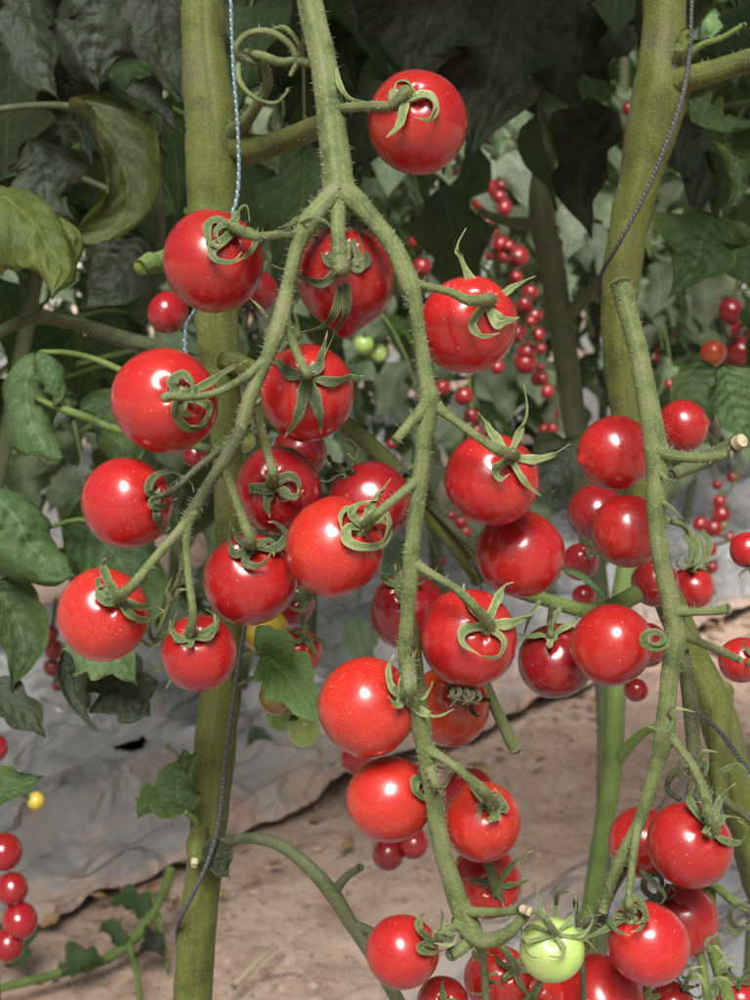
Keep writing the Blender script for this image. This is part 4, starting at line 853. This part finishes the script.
T(498, 979, 33, .515, 'long red tomato at the bottom edge under a drooping sepal, left of the green one', (510, 962), mat='red', stretch=1.1, stalk=[(492, 935, .50, 9), (505, 950, .495, 8)])
T(535, 1003, 39, .52, 'orange tinted red tomato at the bottom edge, directly below the green one', ax=(-.2, .4, .9), mat='orange_red', nsep=3)
T(598, 1001, 46, .518, 'big red tomato at the bottom edge, right of the green one', ax=(.4, .6, -.6), mat='red')
T(552, 950, 32, .462, 'pale green unripe tomato hanging from the hooked end of the stem', (552, 928), mat='green',
  sepals=[[(548, 932), (532, 926), (524, 936), (530, 955), (545, 958)], [(548, 930), (543, 912), (538, 895), (540, 884)], [(556, 930), (570, 920), (576, 903), (573, 890)], [(553, 936), (564, 948), (560, 957), (546, 956)], [(558, 932), (578, 936), (592, 922), (588, 905)], [(546, 934), (528, 940), (522, 928), (527, 922)]],
  stalk=[(526, 914, .45, 6), (534, 912, .449, 6), (545, 918, .447, 7)], smat='sepal_pale', sw=.0017)
T(648, 943, 41, .484, 'red tomato with a tightly curled calyx at its upper left, near the bottom right', (628, 912), mat='red',
  sepals=[[(628, 912), (624, 904), (636, 900), (645, 912), (640, 928), (630, 932)], [(624, 914), (612, 918), (616, 930), (630, 936)], [(622, 918), (606, 930), (585, 938), (562, 940)], [(630, 916), (640, 908), (646, 918), (636, 924)]],
  stalk=[(629, 895, .477, 8), (629, 903, .470, 9)], smat='sepal')
T(682, 920, 36, .515, 'red tomato behind and right of the curled calyx one at bottom right', (650, 890), mat='red', nsep=4)
T(690, 845, 43, .48, 'broad red tomato with a dented shoulder and star calyx at lower right', (706, 822), mat='red', stretch=.94,
  sepals=[[(703, 818), (693, 808), (690, 794), (702, 782)], [(708, 816), (720, 800), (736, 783)], [(708, 824), (722, 840), (740, 842), (746, 828), (738, 820)], [(702, 822), (706, 832), (716, 812)], [(710, 820), (724, 818), (740, 818)]],
  stalk=[(706, 800, .467, 9), (707, 812, .462, 10)], smat='sepal', sw=.0032)
T(643, 842, 35, .52, 'red tomato half behind the broad dented one at lower right', ax=(.4, .6, -.6), mat='red')
T(615, 453, 37, .525, 'red tomato with a pointed tip facing left, behind the right truss stem', ax=(.93, .2, -.3), mat='red', nip=.14)
T(683, 426, 26, .62, 'smaller red tomato right of the right truss stem, its tip pointing right', ax=(-.9, -.1, -.3), mat='red', nip=.1)
T(628, 531, 36, .52, 'red tomato right behind the right truss stem, under the pointed one', ax=(.6, .2, -.7), mat='red', stretch=1.08, nip=.05)
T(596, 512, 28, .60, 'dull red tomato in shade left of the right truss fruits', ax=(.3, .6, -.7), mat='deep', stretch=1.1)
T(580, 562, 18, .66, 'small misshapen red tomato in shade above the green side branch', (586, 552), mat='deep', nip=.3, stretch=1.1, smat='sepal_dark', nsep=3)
T(692, 588, 22, .64, 'small red tomato under a clawed calyx, right of the right truss stem', (690, 568), mat='red', slen=1.1,
  stalk=[(668, 520, .60, 7), (686, 528, .61, 6), (692, 548, .615, 7)])
T(655, 583, 24, .58, 'deep red tomato directly behind the right truss stem beside the clawed one', ax=(0, .5, -.8), mat='deep')
T(646, 645, 22, .56, 'red tomato peeking out behind the round one and the right truss stem', ax=(.2, .5, -.8), mat='deep')
T(612, 645, 41, .495, 'big round smooth red tomato touching the right truss stem', ax=(.6, -.1, -.7), mat='red')
T(556, 661, 38, .522, 'deep red tomato left of the big round one by the right truss', (548, 632), mat='deep', smat='sepal_pale', style='curl', nsep=4, stalk=[(552, 604, .54, 6), (550, 618, .525, 6)])
T(636, 690, 12, .62, 'tiny red tomato bit hanging under the big round one', ax=(0, .5, -.8), mat='deep')
T(584, 597, 12, .66, 'tiny red tomato just above the green side branch', ax=(0, .5, -.8), mat='deep')
T(742, 660, 23, .53, 'red tomato cut by the right edge, beside the soil path', (748, 655), mat='red', smat='sepal', style='curl')
T(748, 550, 18, .62, 'small red tomato with a yellow crown cut by the right edge', (750, 570), mat='red', nsep=5)
T(168, 312, 20, .62, 'small red tomato left of the thick stem, under the big one', ax=(.3, .6, -.6), mat='deep', stretch=1.12)
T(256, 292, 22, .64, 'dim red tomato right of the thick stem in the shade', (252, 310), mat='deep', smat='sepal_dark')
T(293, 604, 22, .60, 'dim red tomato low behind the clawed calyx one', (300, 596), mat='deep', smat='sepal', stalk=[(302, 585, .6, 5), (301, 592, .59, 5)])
T(264, 630, 23, .58, 'yellowing green tomato beside the thick stem above the fresh leaf', ax=(-.8, .3, .2), mat='yellow', stretch=1.15, smat='sepal_dark')
T(298, 652, 24, .572, 'orange red tomato half covered by the fresh leaf', (306, 637), mat='orange_red', smat='sepal', style='star', stalk=[(306, 590, .58, 5), (302, 615, .57, 5), (304, 630, .562, 5)])
T(277, 697, 19, .57, 'brownish green tomato under the fresh leaf', (276, 680), mat='brown', smat='sepal_dark', slen=.5, stalk=[(232, 688, .57, 4), (258, 676, .562, 5), (272, 676, .556, 6)])
T(280, 718, 14, .60, 'dark green tomato below the brownish one', ax=(0, .5, -.8), mat='dark_green')
T(304, 730, 17, .575, 'glossy light green tomato at the tip of the fresh leaf', ax=(-.4, .6, .3), mat='green', smat='sepal_dark', slen=.4)
T(243, 440, 13, .575, 'small green tomato between the thick stem and truss branch', ax=(.2, .6, .4), mat='green', smat='sepal_pale')
T(195, 455, 12, .70, 'small dark red tomato in shade left of the thick stem', ax=(.3, .6, .4), mat='deep', smat='sepal_dark', style='star')
T(672, 1003, 22, .54, 'red tomato at the bottom edge, right of the curled calyx one', (685, 985), mat='red', smat='sepal')
T(640, 1010, 24, .54, 'red tomato cut by the bottom edge, under the curled calyx one', ax=(.2, .6, .6), mat='red', smat='sepal_pale')
T(738, 1000, 22, .56, 'red tomato in the bottom right corner', (735, 978), mat='red', smat='sepal')
for i, (x, y, r_) in enumerate(((4, 852, 18), (12, 889, 16), (20, 921, 18), (8, 945, 16))):
    T(x, y, r_, 1.0, ['topmost of the four red tomatoes stacked at the lower left edge', 'second from the top of the tomatoes stacked at the lower left edge', 'third from the top and frontmost of the tomatoes stacked at the lower left edge', 'lowest of the tomatoes stacked at the lower left edge'][i], ax=(-.3, .7, -.5), mat='deep', stretch=1.06)
T(-6, 748, 14, 1.0, 'red tomato barely inside the left edge above the bright leaf', ax=(0, .6, -.5), mat='deep')
T(36, 801, 9, 1.0, 'tiny yellow tomato behind the bright leaf at the left edge', ax=(-.7, .3, .3), mat='yellow', stretch=1.0, smat='sepal_dark')

# tomatoes farther back: one modelled, the rest copies
def small_proto(mat):
    r = root('tomato', (0, 0, 0), 'x', 'tomato'); mb = MB(); fruit_mesh(mb, (0, 0, 0), (0, 0, 1), .0165, 1.0, .03, 3, 18, 24); mb.build('fruit', M[mat], r)
    m2 = MB(); rs = random.Random(2)
    for k in range(5):
        a = 1.2566 * k; o_ = Vector((math.cos(a), math.sin(a), 0)); ribbon(m2, [Vector((0, 0, .0155)) + o_ * .001, Vector((0, 0, .0175)) + o_ * .007, Vector((0, 0, .0195)) + o_ * .013], .0035, (0, 0, 0), seg=6)
    tube(m2, [Vector((0, 0, .0145)), Vector((0, 0, .022)), Vector((.004, 0, .034))], [.0014, .0011, .001], 6, 6); m2.build('calyx', M['sepal_dark'], r); return r
protos = {}
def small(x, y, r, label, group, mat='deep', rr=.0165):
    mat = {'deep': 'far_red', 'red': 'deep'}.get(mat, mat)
    v = FW + (x - 375) / F * RX; d = max((far_off - .04) / NR.dot(v), .008 * F / r); d = min(d, .0165 * F / r) + rng.uniform(-.02, .16); rr = r * d / F * rng.uniform(.82, 1.28)
    if mat not in protos: protos[mat] = o = small_proto(mat)
    else:
        o = protos[mat].copy(); COL.objects.link(o)
        for c in protos[mat].children: n = c.copy(); COL.objects.link(n); n.parent = o
    s = rr / .0165; o.location = P(x + rng.uniform(-4.5, 4.5), y + rng.uniform(-3, 3), d); o.scale = (s, s, s * rng.uniform(.92, 1.2)); o.rotation_euler = (rng.uniform(-.6, .6), rng.uniform(-.6, .6), rng.random() * 6.28)
    o['label'] = label; o['group'] = group; return d
ORD = ['topmost', 'second from the top', 'third from the top', 'lowest']
def cluster(label, pts, mat='deep', stem=True, rr=.0165, plab=None, depth_lim=None, each=None):
    ds = [small(x, y, r, each[k] if each else label, label, mat, rr) for k, (x, y, r) in enumerate(pts)]
    if stem:
        m = sorted(pts, key=lambda q: q[1]); dm = sum(ds) / len(ds)
        o = MB(); px_tube(o, [(m[0][0] + 4, m[0][1] - 34, dm, 4)] + [(x, y, dm, 3.2) for x, y, r in m[::max(1, len(m) // 5)]], 6, 0)
        ob = o.build('fruit_stalk', M['truss_dark']); tag(ob, plab, 'fruit stalk')
cluster('small red tomatoes in the upper of the two dense background clusters', [(484, 186, 8), (498, 186, 6), (496, 198, 6), (508, 210, 6), (454, 172, 5), (462, 170, 5), (456, 196, 6), (482, 236, 9), (500, 244, 7), (508, 248, 6), (484, 254, 6), (502, 260, 8), (520, 258, 9), (468, 146, 5), (476, 205, 6), (490, 222, 6), (497, 230, 5)], plab='thin dark stalk of the upper dense background cluster')
cluster('small red tomatoes in the long lower background cluster right of the central stem', [(516, 280, 6), (534, 290, 7), (538, 314, 7), (540, 332, 7), (520, 304, 6), (520, 336, 9), (524, 350, 9), (540, 350, 6), (528, 366, 9), (542, 366, 6), (546, 382, 6), (544, 392, 6), (552, 406, 5), (560, 414, 5), (542, 418, 5), (544, 432, 6), (556, 428, 6), (548, 444, 5), (561, 404, 5), (551, 437, 4), (536, 380, 6), (531, 322, 6)], plab='thin dark stalk of the long lower background cluster')
cluster('scattered small red tomatoes in the shade just right of the central stem', [(496, 370, 7), (466, 396, 10), (442, 388, 7), (470, 418, 8), (472, 430, 7), (424, 268, 10), (413, 240, 8), (456, 513, 6), (462, 524, 6), (470, 536, 7), (443, 560, 5), (470, 552, 6), (395, 444, 6)], stem=False)
cluster('tiny red tomatoes glimpsed left of the upper right stem', [(630, 106, 6), (629, 140, 5), (626, 120, 4)], stem=False)
cluster('tiny red tomatoes in the distance between the right stem and right edge', [(648, 326, 4), (650, 336, 4), (666, 370, 4), (678, 334, 4), (668, 386, 5), (652, 384, 5), (661, 361, 4), (655, 350, 4), (747, 226, 5), (736, 270, 5), (742, 258, 4), (730, 283, 4)], 'red', stem=False)
cluster('red tomatoes bunched at the right edge above the pale leaf', [(734, 312, 14), (741, 334, 13), (739, 357, 14), (752, 318, 13)], 'red', plab='stalk of the bunch at the right edge', each=['topmost red tomato of the bunch at the right edge', 'middle red tomato of the bunch at the right edge', 'lowest red tomato of the bunch at the right edge', 'red tomato of the right edge bunch cut by the frame'])
T(713, 353, 13, 1.55, 'orange tomato beside the red bunch at the right edge', ax=(.1, .6, -.3), mat='orange')
cluster('small dull red tomatoes in shade low between right truss and right edge', [(720, 504, 8), (720, 517, 8), (697, 525, 7), (715, 531, 8), (712, 549, 7), (709, 567, 6), (715, 594, 4), (736, 477, 6), (720, 485, 5), (728, 540, 6), (704, 552, 5)], plab='thin stalk of the dull cluster by the right edge')
cluster('little stacked red tomatoes at the left edge behind the leaves', [(52, 633, 8), (50, 650, 9), (52, 666, 8), (56, 682, 7)], 'deep', plab='thin stalk of the little stack at the left edge', each=[o_ + ' tomato of the little red stack at the left edge' for o_ in ORD])
cluster('small red tomatoes glimpsed through the leaves at upper left', [(145, 129, 10), (126, 60, 4), (118, 92, 4), (42, 445, 5), (68, 430, 5), (102, 392, 6), (88, 478, 5)], 'red', stem=False)
cluster('unripe green tomatoes in the background under the forked stems', [(365, 343, 9), (352, 330, 7), (376, 352, 7), (725, 523, 5), (340, 372, 6)], 'green', stem=False)

# ------------------------------------------------------------ support twines
def twine_mat(name, c1, c2):
    m, t, b, o = newmat(name); tc = N_(t, 'TexCoord'); sx = N_(t, 'SeparateXYZ'); t.links.new(tc.outputs['UV'], sx.inputs[0])
    ph = mth(t, 'FRACT', mth(t, 'ADD', mth(t, 'MULTIPLY', sx.outputs[1], 14.0), sx.outputs[0]))
    t.links.new(ramp(t, ph, [(.42, c1), (.55, c2)]), b.inputs['Base Color']); b.inputs['Roughness'].default_value = .6
    h = mth(t, 'ABSOLUTE', mth(t, 'SINE', mth(t, 'MULTIPLY', ph, 6.2832))); bump(t, b, h, .8, .0006); return m
M['twine_blue'] = twine_mat('blue_white_twine', (.30, .38, .42), (.08, .17, .20))
M['twine_grey'] = twine_mat('grey_twine', (.07, .075, .08), (.045, .05, .05))
def twine(pts, mat, label):
    mb = MB(); px_tube(mb, pts, 8, 0, seg=20 * len(pts), bump=0, cap=False)
    o = mb.build('twine', M[mat], None); tag(o, label, 'twine')
twine([(226, -300, .56, 3.4), (230, -40, .535, 3.4), (233, 60, .532, 3.4), (238, 130, .53, 3.6), (238, 190, .528, 4), (228, 225, .527, 4), (200, 300, .53, 4), (186, 330, .54, 4), (187, 375, .542, 3.5), (191, 400, .55, 3.5)], 'twine_blue', 'blue and white twine hanging along the upper right side of the left stem')
twine([(250, 600, .545, 4.4), (241, 650, .547, 4.4), (228, 740, .546, 5), (219, 820, .545, 5), (208, 862, .546, 5), (190, 900, .55, 4.4), (178, 925, .560, 4.4), (178, 950, .59, 5)], 'twine_grey', 'dark grey twine wound round the lower part of the left stem')
twine([(698, -100, .56, 4), (692, 0, .545, 4), (690, 50, .54, 4), (684, 90, .53, 5), (668, 140, .528, 5), (645, 195, .532, 4), (618, 245, .54, 4), (600, 280, .562, 4), (604, 320, .60, 4)], 'twine_grey', 'grey twine crossing in front of the right stem')
twine([(690, 705, .585, 3), (710, 722, .58, 4), (730, 745, .575, 5), (760, 790, .575, 4)], 'twine_grey', 'grey twine crossing the pale stem at the right edge')

# ------------------------------------------------------------ dried curls, bracts and old calyxes left on the stalks
def curl(parent, name, pts, w, mat='sepal', cen=None, label=None, tw=0.6):
    m2 = MB(); q = [P(*p) for p in pts]; c = cen or (P(pts[0][0], pts[0][1], pts[0][2] + .03)); ribbon(m2, q, w * pts[0][2] / F, c, cup=.4, th=.25, seg=8 * len(q), rng=rg, twist=tw)
    o_ = m2.build(name, M[mat], parent); 
    if label: o_['label'] = label
curl(plant_l, 'bract', [(336, 68, .476, ), (340, 85, .47), (350, 98, .468), (366, 102, .466), (374, 100, .466)], 6, 'sepal_pale')
curl(plant_l, 'bract', [(298, 225, .458), (312, 219, .452), (326, 222, .45), (334, 232, .45)], 5, 'sepal')
curl(plant_l, 'bract', [(300, 216, .46), (290, 224, .455), (278, 228, .455)], 5, 'sepal')
curl(plant_l, 'dried_bract', [(268, 318, .455), (258, 306, .452), (250, 298, .452)], 4, 'sepal_pale')
curl(plant_l, 'dried_bract', [(432, 500, .53), (418, 478, .52), (400, 470, .515), (392, 482, .51), (398, 498, .51)], 8, 'sepal_dark')
curl(plant_l, 'dried_bract', [(398, 482, .52), (420, 466, .515), (440, 470, .51), (448, 480, .51)], 6, 'sepal_dark')
curl(plant_l, 'dried_bract', [(470, 560, .53), (484, 575, .525), (500, 578, .52), (508, 590, .52)], 9, 'sepal_dark')
curl(plant_l, 'bract', [(482, 590, .53), (476, 575, .525), (470, 568, .525)], 4, 'sepal_pale')
curl(plant_r, 'bract', [(540, 600, .555), (530, 618, .54), (522, 640, .53)], 5, 'sepal_pale')
curl(plant_r, 'bract', [(560, 605, .555), (556, 620, .54), (550, 630, .535)], 6, 'sepal_pale')
curl(plant_r, 'bract', [(658, 470, .478), (666, 478, .472), (676, 480, .47)], 4, 'sepal_pale')
curl(plant_r, 'bract', [(660, 500, .478), (672, 508, .47), (684, 520, .468)], 4, 'sepal_pale')
for k, (x0, y0) in enumerate(((686, 560), (692, 558), (698, 560), (704, 556))):
    curl(plant_r, 'dried_sepal', [(x0 - 2, y0 - 25, .60), (x0 + 6, y0 - 12, .595), (x0 + 3, y0 + 4, .59), (x0 - 4, y0 + 10, .59)], 6, 'sepal')
def coil(parent, x, y, d, r0, turns, w, mat, name='curled_sepal', sq=1.0):
    pts = []
    n = int(turns * 7) + 1
    for k in range(n):
        a = k / 7 * 6.283; q = r0 * (1 - .6 * k / n); pts.append((x + q * math.cos(a), y + q * sq * math.sin(a), d - .001 * k / 7))
    curl(parent, name, pts, w, mat, tw=.3)
coil(plant_r, 655, 639, .47, 13, 1.6, 10, 'sepal', sq=.75)
coil(plant_r, 690, 765, .505, 14, 1.2, 7, 'sepal_dark', sq=1.2)
coil(plant_r, 700, 790, .505, 12, 1.3, 8, 'sepal_dark')
coil(plant_r, 742, 915, .505, 15, 1.3, 7, 'sepal_dark')
coil(plant_r, 655, 884, .50, 14, 1.4, 8, 'sepal_dark')
coil(plant_r, 735, 925, .52, 9, 1.0, 7, 'sepal')
curl(plant_r, 'curled_sepal', [(715, 775, .515), (738, 765, .51), (752, 780, .505)], 6, 'sepal')
curl(plant_r, 'curled_sepal', [(640, 870, .49), (652, 880, .485), (665, 895, .482), (660, 905, .482)], 7, 'truss_dark')
coil(plant_l, 462, 690, .475, 15, 1.2, 9, 'sepal_dark', 'dried_bract', .9)
for k in range(9):
    x0, y0 = 455 + 3.5 * (k % 5), 682 + 3 * (k // 3)
    curl(plant_l, 'dried_bract', [(x0, y0, .468), (x0 + rg.uniform(-14, 14), y0 + 12, .462), (x0 + rg.uniform(-20, 22), y0 + rg.uniform(14, 26), .462)], 5, 'sepal_dark')
for (x, y, d) in ((455, 935, .46), (480, 960, .49), (487, 985, .49), (556, 905, .50), (584, 930, .49), (575, 945, .50), (310, 600, .56), (175, 600, .47), (160, 640, .48), (180, 650, .48), (165, 665, .48), (700, 760, .50), (672, 720, .47), (708, 950, .5), (722, 975, .5), (652, 955, .53), (690, 978, .5), (712, 985, .5)):
    for k in range(3):
        a = rg.uniform(0, 6.28); l = rg.uniform(14, 26)
        curl(plant_r if x > 530 else plant_l, 'bract', [(x, y, d), (x + l * .5 * math.cos(a), y + l * .5 * math.sin(a), d - .003), (x + l * math.cos(a + .7), y + l * math.sin(a + .7), d - .004)], rg.uniform(4, 7), rg.choice(['sepal', 'sepal_dark', 'sepal_pale']))
mb = MB(); px_tube(mb, [(155, 640, .48, 4), (165, 615, .478, 5), (178, 580, .475, 5), (190, 540, .468, 6)], 8, 20); mb.build('truss_branch', TS, plant_l)
mb = MB(); px_tube(mb, [(478, 940, .468, 9), (484, 965, .48, 8), (486, 1000, .49, 8), (490, 1040, .5, 8)], 8, 20); mb.build('truss_branch', TS, plant_l)
mb = MB(); px_tube(mb, [(585, 1030, .5, 6), (582, 960, .495, 6), (575, 900, .49, 5)], 8, 20); mb.build('truss_branch', TD, plant_r)
